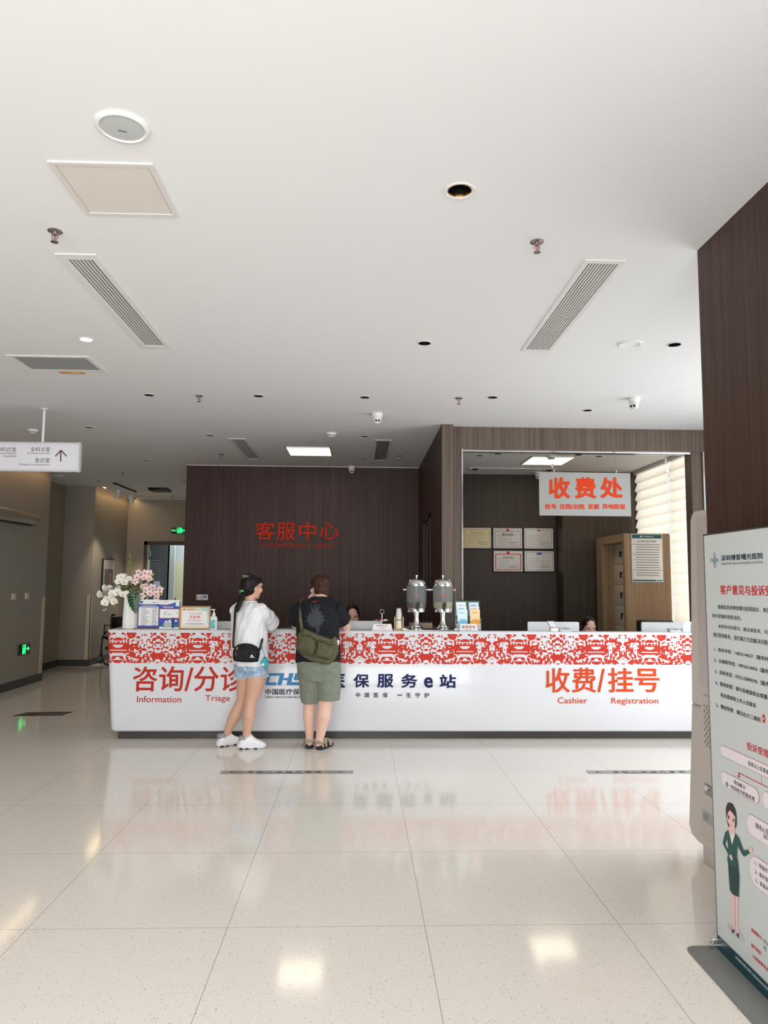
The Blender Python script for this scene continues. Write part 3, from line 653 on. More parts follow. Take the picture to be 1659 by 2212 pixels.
q.build('lettering', mat('sign_orange', (208, 66, 30), .5, spec=.15), t, 0)
for x, x2 in ((1196.5, 1195), (1331, 1327)):
    p0 = onY(x, 1020, YC+.006); p1 = onY(x2, 973, YC+.006)
    w_ = MB().cyl(p0, (p1.x, YC+.006, 2.975), .0014, 6).build('wire', STEEL, t)
    MB().cyl((p0.x, YC+.006, b.z-.012), (p0.x, YC+.006, b.z+.03), .006, 10).build('clip', CHROME, w_); MB().box(p1.x-.012, p1.x+.012, YC-.004, YC+.016, 2.962, 2.976).build('bracket', STEEL, w_)
# ---- certificates
CERT = [((70, 937), (511, 1252), 'cream certificate with yellow border, leftmost on the cashier room wall', 'y'), ((547, 943), (996, 1255), 'business licence with thin grey border and red emblem, top middle of the five certificates', 'g'),
        ((1030, 945), (1480, 1260), 'glossy white certificate with small red emblem, top right of the five certificates', 'p'), ((555, 1297), (1004, 1615), 'certificate with red border, bottom left of the five certificates', 'r'), ((1036, 1300), (1492, 1615), 'certificate with blue logo at its top, bottom right of the five certificates', 'b')]
YB_ = 11.2; ZCE = zz(990, 1010, 7.213)
GLZ = mat('glossy_certificate', (212, 206, 200), .12); GLY = mat('glossy_cream', (222, 206, 160), .2); FRB = mat('certificate_frame', (42, 32, 28), .3)
for i, (p0, p1, lb, k) in enumerate(CERT):
    P = ypanel(*ZCE(*p0), *ZCE(*p1), YB_-.03); x0, z0 = P.P0.x, P.P0.z; w_, h_ = P.U.x, P.V.z
    t = thing('framed_certificate', lb, 'certificate', (x0+w_/2, YB_-.02, z0), 'certificates on the cashier room wall')
    MB().box(x0-.012, x0+w_+.012, YB_-.028, YB_-.002, z0-.014, z0+h_+.01, .003).build('frame', FRB, t)
    MB().box(x0, x0+w_, YB_-.03, YB_-.027, z0, z0+h_).build('sheet', GLZ, t)
    q = MB()
    if k == 'y': P.rect(q, .05, .06, .95, .93); q.build('inner_sheet', GLY, t, 0)
    q = MB(); P.frame(q, .05, .07, .95, .86 if k in 'gr' else .93, .014 if k != 'r' else .03, .02 if k != 'r' else .035, 2)
    q.build('border', {'y': mat('gold_print', (180, 140, 80), .5), 'r': REDP}.get(k, GREYP), t, 0)
    q = MB(); P.rows(q, .14, .9, [.62-.085*j for j in range(6)], .011, 2, ragged=.6); P.rows(q, .55, .92, [.3, .24, .18], .014, 2)
    if k == 'y': P.text(q, '放射诊疗许可证', .28, .7, .74, .8, 2)
    if k == 'g': P.text(q, '营业执照', .3, .62, .69, .75, 2, .02)
    if k == 'r': P.text(q, '执业许可证', .32, .64, .68, .72, 2, .02)
    q.build('print', mat('dark_print', (118, 112, 106), .6), t, 0)
    if k in 'gpr': q = MB(); P.disc(q, .5, .9, .055 if k != 'p' else .04, .08 if k != 'p' else .06, 3); q.build('emblem', REDP, t, 0)
    if k in 'yg': q = MB(); P.disc(q, .83, .2, .05, .075, 3); P.disc(q, .83, .2, .04, .06, 4); q.mi[-1] = 1; q.build('seal', [mat('seal_red', (214, 120, 100), .6), GLZ if k == 'g' else GLY], t, 0)
    if k == 'b': q = MB(); P.ply(q, [(.4, .82), (.43, .93), (.6, .93), (.58, .82)], 3); q.build('logo', BLUEP, t, 0)
# ---- pleated blinds over the cashier window
BL = bpy.data.materials.new('pleated_blind_fabric'); BL.use_nodes = True; MATS['BL'] = BL
N_, L_ = BL.node_tree.nodes, BL.node_tree.links; b_ = N_['Principled BSDF']; b_.inputs['Base Color'].default_value = (lin(232), lin(224), lin(211), 1); b_.inputs['Roughness'].default_value = .8
tr = N_.new('ShaderNodeBsdfTranslucent'); tr.inputs['Color'].default_value = (lin(240), lin(231), lin(216), 1); mx = N_.new('ShaderNodeMixShader'); mx.inputs[0].default_value = .5
wv = N_.new('ShaderNodeTexNoise'); wv.inputs['Scale'].default_value = 260; bp = N_.new('ShaderNodeBump'); bp.inputs['Strength'].default_value = .15; L_.new(wv.outputs['Fac'], bp.inputs['Height']); L_.new(bp.outputs['Normal'], b_.inputs['Normal'])
L_.new(b_.outputs[0], mx.inputs[1]); L_.new(tr.outputs[0], mx.inputs[2]); L_.new(mx.outputs[0], N_['Material Output'].inputs['Surface'])
def blind(label, y0, y1, z0):
    t = thing('pleated_blind', label, 'blind', (XR-.03, (y0+y1)/2, HC), 'pleated window blinds'); prof = []; z = HC-.05; ph = .137
    while z > z0:
        for dx, dz in ((0, 0), (-.010, -.02), (-.022, -.05), (-.034, -.085), (-.04, -.11), (-.034, -.125), (-.012, -.134)): prof.append((XR-.015+dx, z+dz))
        z -= ph
    vs = [(x, y0, zz_) for x, zz_ in prof]+[(x, y1, zz_) for x, zz_ in prof]; n = len(prof)
    q = MB(); q.add(vs, [(i, i+1, n+i+1, n+i) for i in range(n-1)]); q.build('fabric', BL, t, 60)
    MB().box(XR-.075, XR-.002, y0, y1, HC-.055, HC-.001, .008).build('head_rail', WHITE, t)
    MB().box(XR-.05, XR-.008, y0, y1, prof[-1][1]-.03, prof[-1][1]-.004, .004).build('bottom_rail', WHITE, t)
blind('cream pleated blind on the far pane of the cashier window, behind the oak cabinet', 9.60, 10.74, .95)
blind('cream pleated blind on the near pane of the cashier window, beside the right jamb', 8.0, 9.545, .95)
# ---- oak locker cabinet with a notice on its side
t = thing('locker_cabinet', 'light oak cabinet of cream lockers in the cashier room, notice on its side', 'cabinet', (3.85, 10.1, 0))
CX0, CX1, CY0, CY1, CZ = 3.5, 4.12, 9.5, 10.62, 2.2
MB().box(CX0, CX1, CY0, CY0+.05, 0, CZ-.11).box(CX0, CX1, CY1-.24, CY1, 0, CZ-.11).box(CX0, CX1, CY0, CY1, CZ-.11, CZ).box(CX1-.03, CX1, CY0+.05, CY1-.24, 0, CZ-.11).build('carcass', OAK, t)
MB().box(CX0, CX0+.03, CY0-.012, CY0, 0, CZ-.002).build('edge_strip', OAK, t)
LOCK = mat('cream_locker', (198, 188, 170), .4)
for i in range(7):
    z0 = .1+i*.285
    for j, (ya, yb) in enumerate(((CY0+.055, CY0+.46), (CY0+.465, CY1-.245))):
        d_ = MB().box(CX0+.16, CX0+.18, ya, yb, z0, z0+.28, .003).build('locker_door', LOCK, t)
        k_ = MB().cyl((CX0+.16, ya+.06, z0+.16), (CX0+.145, ya+.06, z0+.16), .012, 10).box(CX0+.13, CX0+.146, ya+.052, ya+.068, z0+.09, z0+.17).build('lock', BLACK, d_)
P = ypanel(1366, 1153.5, 1433, 1257, CY0-.006)
t = thing('wall_notice', 'white notice board with teal header on the side of the oak cabinet', 'notice', (P.P0.x+P.U.x/2, CY0, P.P0.z))
MB().box(P.P0.x, P.P0.x+P.U.x, CY0-.006, CY0-.0005, P.P0.z, P.P0.z+P.V.z, .001).build('board', PAPER, t)
q = MB(); P.rect(q, .02, .91, .98, .99); P.rect(q, .02, .015, .76, .045); q.build('header', TEAL, t, 0); q = MB(); P.rect(q, .77, .015, .98, .045); q.build('footer', mat('pale_teal', (80, 170, 168), .5), t, 0)
q = MB(); P.text(q, '深圳博爱曙光医院', .38, .935, .72, .965, 2); P.ply(q, [(.28, .95), (.315, .975), (.35, .95), (.315, .925)], 2); q.build('header_print', WHITE, t, 0)
q = MB(); P.text(q, '医疗服务价格公示制度', .2, .83, .8, .868, 1, .01); P.rows(q, .13, .96, [.775-.0535*j for j in range(13)], .013, 1, ragged=.12); P.rows(q, .06, .1, [.775, .561, .4535, .24], .02, 1, ragged=0); q.build('print', mat('notice_print', (110, 112, 114), .6), t, 0)

# ------------------------------------------------------------------ things on the counter
ZT0 = ZT+.0005
def K(x, y, Y=7.45): return onY(x, y, Y)
# vase: ribbed white cylinder
vx = K(280.5, 1360, 7.5).x; vy = 7.5
t = thing('vase', 'tall white ribbed vase at the left end of the counter', 'vase', (vx, vy, ZT0)); rings = []
for z, r in ((0, .070), (.004, .074), (.06, .0735), (.15, .071), (.24, .0665), (.31, .066), (.318, .064), (.31, .058), (.2, .056), (.02, .058)):
    rings.append([(vx+(r-(.0022 if k % 2 and r > .0632 else 0))*math.cos(2*math.pi*k/88), vy+(r-(.0022 if k % 2 and r > .0632 else 0))*math.sin(2*math.pi*k/88), ZT0+z) for k in range(88)])
MB().loft(rings).build('body', mat('ceramic_white', (238, 237, 234), .3), t, 25)
# flower arrangement
ZF = zz(200, 1180, 9.76); FC = Vector((vx, vy, ZT0+.28))
t = fl = thing('flower_arrangement', 'artificial white and pink orchids with a veined dark leaf standing in the ribbed vase', 'flowers', FC)
PETW = mat('white_petal', (240, 238, 230), .55); PETP = mat('pink_petal', (240, 216, 214), .55); LIP = mat('crimson_lip', (188, 44, 74), .5); LIPY = mat('yellow_lip', (214, 190, 110), .5)
GRN = mat('leaf_green', (74, 104, 44), .5); GRD = mat('dark_leaf', (24, 62, 48), .35); VEIN = mat('leaf_vein', (150, 186, 140), .45); STEM = mat('stem_green', (96, 112, 60), .6); BUD = mat('yellow_bud', (196, 176, 74), .5)
def petal(mb, ang, L, W, cup, pointy):
    c, s_ = math.cos(ang), math.sin(ang); rows = []
    for j in range(6):
        f = j/5; w = W*(math.sin(math.pi*min(1, f*.92+.06))**(.7 if not pointy else 1))*(1 if not pointy else 1-.25*f)
        h = cup*f*f*L
        rows.append([(c*f*L-s_*x*w, s_*f*L+c*x*w, h+abs(x)*.12*w) for x in (-1, -.5, 0, .5, 1)])
    n = len(mb.v); fs = [(j*5+k, j*5+k+1, (j+1)*5+k+1, (j+1)*5+k) for j in range(5) for k in range(4)]
    mb.add([p for r in rows for p in r], fs)
def bloommesh(kind, R):
    q = MB()
    if kind == 'w':
        for a in (90, 215, 325): petal(q, math.radians(a), R, R*.5, .12, True)
        for a in (12, 168): petal(q, math.radians(a), R*.98, R*.72, .18, False)
    else:
        for a in (90, 162, 18, 234, 306): petal(q, math.radians(a), R, R*.46, .3, True)
    return q
LEFT = MB()
def bloom(kind, x, y, R, dy, tilt):
    p = K(*ZF(x, y), vy-.02+dy); nm = 'white_orchid' if kind == 'w' else 'pink_orchid'
    o = bloommesh(kind, R*1.14).build(nm, PETW if kind == 'w' else PETP, None, 60)
    d = (EYE-p).normalized()*.8+(p-FC)*2.2+Vector((rf.uniform(-.4, .4), -.2, rf.uniform(-.5, .3))); d.normalize()
    o.rotation_euler = (d.to_track_quat('Z', 'Y') @ Matrix.Rotation(tilt, 3, 'Z').to_quaternion()).to_euler(); o.parent = fl; o.location = p-FC
    l = MB().ell((0, -.1*R, .16*R), .2*R, .26*R, .2*R, 10, 6).build('lip', LIPY if kind == 'w' else LIP, None); l.parent = o
    stems.append((p, d))
rf = random.Random(5); stems = []
for x, y, R, dy in ((595, 660, .042, -.02), (560, 745, .04, -.05), (650, 640, .036, .02), (765, 690, .03, -.01), (680, 770, .034, -.03), (165, 1015, .042, -.02), (262, 1190, .038, -.04), (300, 1110, .034, 0), (410, 1085, .036, -.05), (460, 1160, .04, -.07),
                    (420, 990, .038, -.02), (520, 975, .042, -.03), (640, 1020, .034, -.04), (712, 990, .026, -.05), (262, 880, .036, .03), (540, 900, .034, .02), (360, 880, .03, .05)): bloom('w', x, y, R, dy, rf.uniform(-.5, .5))
for x, y, R, dy in ((965, 555, .032, 0), (935, 655, .036, -.03), (895, 745, .034, -.04), (1100, 560, .034, 0), (1080, 660, .034, -.03), (1195, 570, .036, .02), (1190, 690, .034, -.01), (1050, 850, .028, 0), (1105, 830, .026, .03), (1120, 930, .036, -.04),
                    (1255, 870, .038, 0), (1210, 990, .036, -.03), (1330, 1005, .038, -.02), (1415, 915, .038, .02), (1045, 1040, .036, -.05), (1340, 1085, .034, -.03)): bloom('p', x, y, R, dy, rf.uniform(-.6, .6))
q = MB()
for p, d in stems:
    m = (p+FC)/2+Vector((0, .02, .03)); q.tube([FC-Vector((0, 0, .1)), FC+(m-FC)*.5+Vector((0, 0, .02)), m, p-d*.008], [.0028, .0025, .002, .0016], 6)
for a in ((330, 1180), (300, 1260), (240, 1350)): pass
q.tube([K(*ZF(340, 1120), vy), K(*ZF(320, 1220), vy), K(*ZF(285, 1310), vy), K(*ZF(240, 1360), vy)], .0015, 6)
q.tube([FC, K(*ZF(790, 600), vy+.03), K(*ZF(815, 380), vy+.03), K(*ZF(760, 200), vy+.03), K(*ZF(785, 112), vy+.03)], [.003, .0022, .0018, .0013, .001], 6)
q.build('stems', STEM, fl)
q = MB()
for x, y in ((285, 1318), (240, 1255), (250, 1345), (225, 1350), (85, 1030)): q.ell(K(*ZF(x, y), vy), .008, .008, .01, 8, 6)
q.build('buds', mat('green_bud', (180, 196, 160), .5), fl); q = MB()
for x, y in ((1268, 600), (1265, 692), (1448, 1015), (1010, 990)): q.ell(K(*ZF(x, y), vy-.01), .016, .014, .012, 10, 8)
q.build('buds', BUD, fl); q = MB()
for i in range(46):
    f = rf.random(); y = 130+f*460; w = 20+50*f if y > 330 else (45 if 230 < y < 300 else 12)
    q.ell(K(*ZF(780+rf.uniform(-w, w*.7), y), vy+.03+rf.uniform(-.02, .02)), .0055, .0055, .005, 7, 5)
q.build('yellow_green_florets', mat('yellow_green', (150, 160, 62), .5), fl)
def leafy(n, x0, x1, y0, y1, m, nm, L=.035):
    q = MB()
    for i in range(n):
        p = K(*ZF(rf.uniform(x0, x1), rf.uniform(y0, y1)), vy+rf.uniform(-.04, .06)); d = Vector((rf.uniform(-1, 1), rf.uniform(-1, .2), rf.uniform(-.6, 1))).normalized(); s_ = d.orthogonal().normalized(); l_ = L*rf.uniform(.6, 1.2)
        q.add([p, p+d*l_*.5+s_*l_*.22, p+d*l_, p+d*l_*.5-s_*l_*.22], [(0, 1, 2, 3)])
    q.build(nm, m, fl, 0)
leafy(70, 400, 760, 760, 960, GRN, 'foliage'); leafy(90, 740, 1010, 770, 960, mat('moss_green', (52, 66, 26), .6), 'foliage', .03); leafy(26, 640, 760, 960, 1110, GRN, 'foliage'); leafy(20, 980, 1190, 1020, 1140, mat('olive_leaf', (110, 112, 66), .6), 'foliage', .03)
LF = [(862, 1040), (842, 985), (780, 965), (738, 1015), (752, 1050), (728, 1098), (748, 1130), (742, 1178), (770, 1210), (772, 1262), (810, 1292), (822, 1340), (862, 1372), (885, 1402), (918, 1425), (938, 1370), (946, 1300), (966, 1240), (985, 1180), (1004, 1110), (1006, 1050), (990, 985), (950, 950), (905, 965), (880, 1010)]
yl = vy-.1; c3 = [K(*ZF(x, y), yl) for x, y in LF]; mid = K(*ZF(872, 1180), yl-.012); n = len(c3)
q = MB(); q.add(c3+[mid, K(*ZF(872, 1180), yl+.004)], [(i, (i+1) % n, n) for i in range(n)]+[((i+1) % n, i, n+1) for i in range(n)]); lf = q.build('veined_leaf', GRD, fl, 0); q = MB()
def vein(*pts, r=.0016): q.tube([K(*ZF(x, y), yl-.010-.004*(1-abs(x-872)/140)) for x, y in pts], r, 5)
vein((870, 1010), (872, 1180), (890, 1300), (915, 1415), r=.0022)
for pts in (((868, 1045), (800, 1000), (775, 978)), ((868, 1050), (750, 1030)), ((870, 1095), (735, 1110)), ((872, 1145), (752, 1195)), ((876, 1205), (780, 1280)), ((885, 1260), (815, 1325)), ((898, 1330), (865, 1370)), ((872, 1060), (995, 1022)), ((872, 1100), (1000, 1100)), ((874, 1155), (980, 1170)), ((880, 1210), (960, 1235)), ((888, 1265), (945, 1285)), ((872, 1030), (915, 960), (985, 930))): vein(*pts)
q.build('veins', VEIN, lf)
# two acrylic notices
def stand(x0, y0, x1, y1, Y, lb, nm='acrylic_notice'):
    P = ypanel(x0, y0, x1, y1, Y); P.P0.z = max(P.P0.z, ZT0+.004)
    t = thing(nm, lb, 'notice', (P.P0.x+P.U.x/2, Y, ZT0)); MB().box(P.P0.x, P.P0.x+P.U.x, Y, Y+.006, P.P0.z, P.P0.z+P.V.z, .001).build('sheet', PAPER, t); return t, P
t, P = stand(296.5, 1299, 343, 1361.5, 7.42, 'upright blue and white price list in an acrylic holder beside the vase')
MB().box(P.P0.x-.025, P.P0.x+P.U.x+.02, 7.36, 7.48, ZT0, P.P0.z+.003, .003).build('wooden_base', mat('stand_wood', (168, 118, 86), .5), t)
q = MB(); P.rect(q, 0, 0, 1, .84); q.build('blue_ground', BLUEP, t, 0); q = MB(); P.rect(q, .04, .095, .96, .76, 2); P.text(q, '深圳博爱曙光医院价格表', .16, .782, .84, .812, 2); q.build('white_table', PAPER, t, 0)
q = MB(); P.rect(q, .06, .715, .93, .735, 3); P.rect(q, .08, .87, .22, .95, 3); q.build('table_head', mat('slate_print', (80, 104, 150), .5), t, 0); q = MB(); P.rows(q, .16, .55, [.665-.047*j for j in range(13)], .015, 3, ragged=.5); P.rows(q, .66, .9, [.665-.047*j for j in range(13)], .015, 3, ragged=.3); P.rows(q, .62, .92, [.89], .015, 3); q.build('print', GREYP, t, 0)
t, P = stand(342.5, 1301.5, 388, 1364, 7.36, 'blue poster with wavy white head and a drawn service desk, right of the price list')
q = MB(); P.ply(q, [(0, .0), (1, 0), (1, .96), (.8, .95), (.6, .88), (.4, .85), (0, .84)]); q.build('blue_ground', BLUEP, t, 0)
q = MB(); P.frame(q, .02, .37, .96, .69, .016, .012, 3); P.text(q, '门诊职工', .12, .79, .46, .84, 3); q.build('orange_print', ORGP, t, 0)
q = MB(); P.rect(q, .02, .37, .96, .69, 2); P.text(q, '一站式共享', .1, .72, .66, .78, 3, .02); P.rect(q, .77, .79, .95, .95, 2); P.ply(q, [(0, 0), (1, 0), (.95, .06), (.06, .08)], 2); P.rect(q, .28, .22, .42, .28, 3); P.rect(q, .76, .25, .86, .31, 3); P.ply(q, [(.44, .2), (.6, .2), (.56, .31), (.5, .33), (.46, .28)], 3); q.build('white_shapes', PAPER, t, 0)
q = MB(); P.rows(q, .2, .38, [.48, .52, .56], .02, 3); P.rows(q, .42, .58, [.47, .5], .02, 3); P.rows(q, .8, .94, [.52, .56], .015, 3); P.rect(q, .22, .05, .62, .21, 3); P.rows(q, .2, .5, [.925], .02, 2); q.build('grey_shapes', mat('poster_grey', (176, 184, 184), .5), t, 0)
q = MB(); P.ply(q, [(.62, .03), (.72, .03), (.73, .28), (.7, .34), (.62, .3), (.61, .18)], 4); P.disc(q, .665, .36, .04, .04, 4); q.build('dark_figure', mat('figure_blue', (30, 52, 96), .5), t, 0)
q = MB(); P.ply(q, [(.2, .05), (.24, .05), (.28, .16), (.23, .1), (.16, .14)], 4); P.ply(q, [(.78, .05), (.83, .05), (.9, .17), (.82, .1), (.78, .16)], 4); q.build('green_plants', mat('poster_green', (60, 140, 80), .5), t, 0)
P = ypanel(386, 1315, 454, 1366, 7.34); P.P0.z = max(P.P0.z, ZT0)
t = thing('framed_notice', 'wood-framed name notice in pastel colours beside the sanitizer bottle', 'notice', (P.P0.x+P.U.x/2, 7.34, ZT0)); q = MB(); w_, h_ = P.U.x, P.V.z; x0, z0 = P.P0.x, P.P0.z
for bx in ((x0, x0+w_, z0, z0+.014), (x0, x0+w_, z0+h_-.014, z0+h_), (x0, x0+.014, z0+.014, z0+h_-.014), (x0+w_-.014, x0+w_, z0+.014, z0+h_-.014)): q.box(bx[0], bx[1], 7.335, 7.355, bx[2], bx[3], .002)
q.build('frame', mat('notice_wood', (176, 132, 92), .5), t)
PG = mat('pastel_gradient', (222, 220, 190), .5); N_, L_, b_ = nodes(PG); tc = N_.new('ShaderNodeTexCoord'); nz = N_.new('ShaderNodeTexNoise'); nz.inputs['Scale'].default_value = 4; rp = N_.new('ShaderNodeValToRGB')
for i, (ps, c) in enumerate(((.35, (176, 212, 196)), (.5, (232, 226, 202)), (.62, (238, 214, 170)))):
    e = rp.color_ramp.elements[i] if i < 2 else rp.color_ramp.elements.new(ps); e.position = ps; e.color = (*[lin(v) for v in c], 1)
L_.new(tc.outputs['Object'], nz.inputs['Vector']); L_.new(nz.outputs['Fac'], rp.inputs['Fac']); L_.new(rp.outputs['Color'], b_.inputs['Base Color'])
MB().box(x0+.01, x0+w_-.01, 7.345, 7.352, z0+.01, z0+h_-.01).build('sheet', PG, t); P.P0.y = 7.3445
q = MB(); P.rect(q, .1, .2, .88, .78); q.build('white_field', PAPER, t, 0); q = MB(); P.text(q, '王宏伟', .32, .46, .67, .6, 2, .01); P.text(q, '189 2651 8426', .28, .35, .7, .41, 2); P.text(q, '今日总值班', .3, .65, .72, .71, 2); q.build('red_print', REDP, t, 0)
q = MB(); P.text(q, '深圳博爱曙光医院', .2, .83, .52, .88, 2); P.ply(q, [(.12, .855), (.145, .9), (.17, .855), (.145, .81)], 2); P.rows(q, .2, .78, [.235], .02, 2, ragged=0); q.build('print', INK, t, 0)
# sanitizer
p = K(461, 1362, 7.36); t = thing('sanitizer_bottle', 'hand sanitizer pump bottle with turquoise label, right of the framed notice', 'bottle', (p.x, 7.36, ZT0)); sx = p.x
MB().loft([[(sx+a*s_, 7.36+b*s_*.62, ZT0+z) for a, b in rrect(-.038, .038, -.038, .038, .018)] for z, s_ in ((0, .96), (.004, 1), (.105, .99), (.125, .86), (.134, .5), (.138, .36))]).build('bottle', mat('translucent_white', (226, 234, 232), .3), t, 45)
P = Panel((sx-.03, 7.335, ZT0+.012), (.05, 0, 0), (0, 0, .085), (0, -1, 0)); q = MB(); P.rect(q, 0, 0, 1, 1); q.build('label', mat('turquoise_label', (70, 176, 172), .4), t, 0); q = MB(); P.disc(q, .75, .55, .14, .09, 2); P.rows(q, .1, .6, [.3, .8], .05, 2); q.build('label_print', WHITE, t, 0)
MB().lathe([(.017, .136), (.017, .16), (.012, .166), (.007, .168), (.006, .19), (.012, .192), (.012, .202), (0, .204)], (sx, 7.36, ZT0), 18).tube([(sx, 7.36, ZT0+.197), (sx-.03, 7.35, ZT0+.197), (sx-.04, 7.345, ZT0+.185)], [.006, .005, .004], 8).build('pump', WHITE, t)
# monitors behind the counter
MON = mat('monitor_white', (228, 230, 232), .35)
def monitor(x0, x1, y, lb):
    a = onY(x0, y, 7.82); b = onY(x1, y, 7.82); t = thing('monitor', lb, 'monitor', ((a.x+b.x)/2, 7.85, .72), 'monitors behind the counter'); z1 = a.z; z0 = z1-.33
    MB().prism(rrect(a.x, b.x, z0, z1, .012), 7.82, 7.845, 'y', .004).build('back_shell', MON, t); MB().box(a.x+.01, b.x-.01, 7.845, 7.85, z0+.01, z1-.01).build('screen', BLACK, t)
    c = (a.x+b.x)/2; MB().box(c-.03, c+.03, 7.81, 7.825, .73, z0+.12, .004).box(c-.1, c+.1, 7.78, 7.93, .7205, .732, .003).build('stand', MON, t)
monitor(463, 573, 1342, 'white monitor back standing behind the counter left of the woman'); monitor(718, 825, 1341, 'white monitor back in front of the receptionist, right of the man')
monitor(1140, 1251, 1343, 'white monitor back left of the cashier'); monitor(1386, 1495, 1344, 'white monitor back at the right end of the counter, in front of the black printer')
a = onY(1384, 1341, 7.95); b = onY(1455, 1341, 7.95)
t = thing('printer', 'black printer behind the rightmost white monitor', 'printer', ((a.x+b.x)/2, 8.0, .72)); MB().box(a.x, b.x, 7.94, 8.09, .7205, a.z, .012).build('housing', BLACK, t); MB().box(a.x+.03, b.x-.03, 7.96, 8.07, a.z-.001, a.z+.006, .002).build('lid', mat('printer_lid', (48, 44, 43), .4), t)
# tent cards
def tent(x0, x1, y0, y1, Y, lb, txt, u):
    a = onY(x0, y1, Y); b = onY(x1, y1, Y); z1 = onY(x0, y0, Y).z-.0; x0, x1 = a.x, b.x; sl = .028; ins = .012; t = thing('tent_card', lb, 'card', ((x0+x1)/2, Y+.02, ZT0))
    MB().poly([(x0, Y, ZT0), (x1, Y, ZT0), (x1-ins, Y+sl, z1), (x0+ins, Y+sl, z1)], (0, 1, 0), .003).poly([(x0+ins, Y+sl, z1), (x1-ins, Y+sl, z1), (x1, Y+2*sl, ZT0), (x0, Y+2*sl, ZT0)], (0, 1, 0), .003).build('card', PAPER, t)
    N = Vector((0, -(z1-ZT0), sl)).normalized(); P = Panel((x0, Y, ZT0), (x1-x0, 0, 0), (0, sl, z1-ZT0), N)
    q = MB(); P.text(q, txt, *u, 2, .012); q.build('lettering', REDP, t, 0)
    q = MB(); [P.rect(q, .06+.11*k, .03, .06+.11*k+.07, .08, 2) for k in range(8)]; q.build('colour_strip', [BLUEP, TEAL, ORGP][len(txt) % 3], t, 0); q = MB(); P.rows(q, .32, .7, [.34], .05, 2) if len(txt) > 4 else P.rows(q, .3, .68, [.16], .06, 2); q.build('print', GREYP, t, 0)
tent(804, 848, 1348, 1364, 7.33, 'white tent card about self-service tea, in front of the candy stand', '自助茶水区', (.22, .64, .75, .84))
tent(993, 1033, 1348, 1365, 7.33, 'white tent card with red characters in front of the leaflet rack', '医保咨询', (.14, .36, .86, .78))
# candy stand with sweets
p = K(825, 1362, 7.45); cx, cy = p.x, 7.47; zp = K(825, 1341.5, cy).z
t = thing('candy_stand', 'chrome sweet stand with ring handle behind the left tent card', 'tray', (cx, cy, ZT0))
MB().lathe([(.06, 0), (.06, .004), (.012, .01), (.005, .014), (.005, zp-ZT0), (.0, zp-ZT0)], (cx, cy, ZT0), 24).build('foot', CHROME, t)
MB().lathe([(.0, zp-ZT0-.003), (.06, zp-ZT0-.002), (.084, zp-ZT0+.006), (.085, zp-ZT0+.012), (.08, zp-ZT0+.010), (.058, zp-ZT0+.002), (0, zp-ZT0+.001)], (cx, cy, ZT0), 32).build('dish', CHROME, t)
zr = K(824, 1321, cy).z; MB().cyl((cx, cy, zp), (cx, cy, zr-.02), .004, 10).tube([(cx+.021*math.cos(a), cy, zr+.021*math.sin(a)) for a in [k*math.pi/10 for k in range(20)]], .0028, 8, closed=True).build('handle', CHROME, t)
for i, (dx, dy, m, lb) in enumerate(((-.05, -.02, REDP, 'red wrapped sweet at the left of the sweet dish'), (-.03, -.045, REDP, 'red wrapped sweet nearest the front of the sweet dish'), (-.02, .03, REDP, 'red wrapped sweet behind the stem of the sweet dish'), (.045, -.02, PAPER, 'white wrapped sweet at the right of the sweet dish'), (.03, .03, PAPER, 'white wrapped sweet at the back of the sweet dish'))):
    o = MB().ell((cx+dx, cy+dy, zp+.011), .013, .009, .0085, 10, 6).add([(cx+dx-.022, cy+dy-.006, zp+.012), (cx+dx-.012, cy+dy, zp+.012), (cx+dx-.022, cy+dy+.006, zp+.012), (cx+dx+.022, cy+dy-.006, zp+.012), (cx+dx+.012, cy+dy, zp+.012), (cx+dx+.022, cy+dy+.006, zp+.012)], [(0, 1, 2), (3, 5, 4)]).build('wrapped_sweet', m); tag(o, lb, 'sweet', 'sweets in the dish')
# cup dispenser
p = K(861.5, 1362, 7.42); cx, cy = p.x, 7.42; t = thing('cup_holder', 'small wooden cup holder between the sweet stand and the drinks', 'holder', (cx, cy, ZT0)); WD = mat('pale_wood', (196, 158, 112), .5)
MB().box(cx-.05, cx+.05, cy-.05, cy+.05, ZT0, ZT0+.018, .003).build('base', WD, t)
for s_ in (-1, 1): MB().box(cx+s_*.042-.006, cx+s_*.042+.006, cy-.03, cy+.03, ZT0+.018, ZT0+.135, .002).build('side_panel', WD, t)
CUPM = mat('paper_cup', (232, 230, 222), .5)
for i, (z0, h_, lb) in enumerate(((.018, .125, 'lowest paper cup of the upside-down stack in the wooden holder'), (.092, .08, 'middle paper cup of the upside-down stack in the wooden holder'), (.142, .075, 'topmost paper cup of the upside-down stack, with dark green base'))):
    c = thing('paper_cup', lb, 'cup', (cx, cy, ZT0+z0), 'stacked paper cups'); r0 = .0355-.002*i
    MB().lathe([(r0, 0), (r0+.001, .003), (r0-.001, .006), (r0-.009, h_), (r0-.012, h_)], (cx, cy, ZT0+z0), 24).build('wall', CUPM, c)
    if i < 2: MB().lathe([(r0-.0025, h_*.62), (r0-.0035, h_*.72)], (cx, cy, ZT0+z0), 24).build('printed_mark', mat('cup_mark', (110, 118, 110), .5), c)
    if i == 2: MB().lathe([(r0-.0095, h_), (r0-.0098, h_+.008), (0, h_+.008)], (cx, cy, ZT0+z0), 24).build('base_disc', mat('cup_green', (66, 84, 70), .5), c)
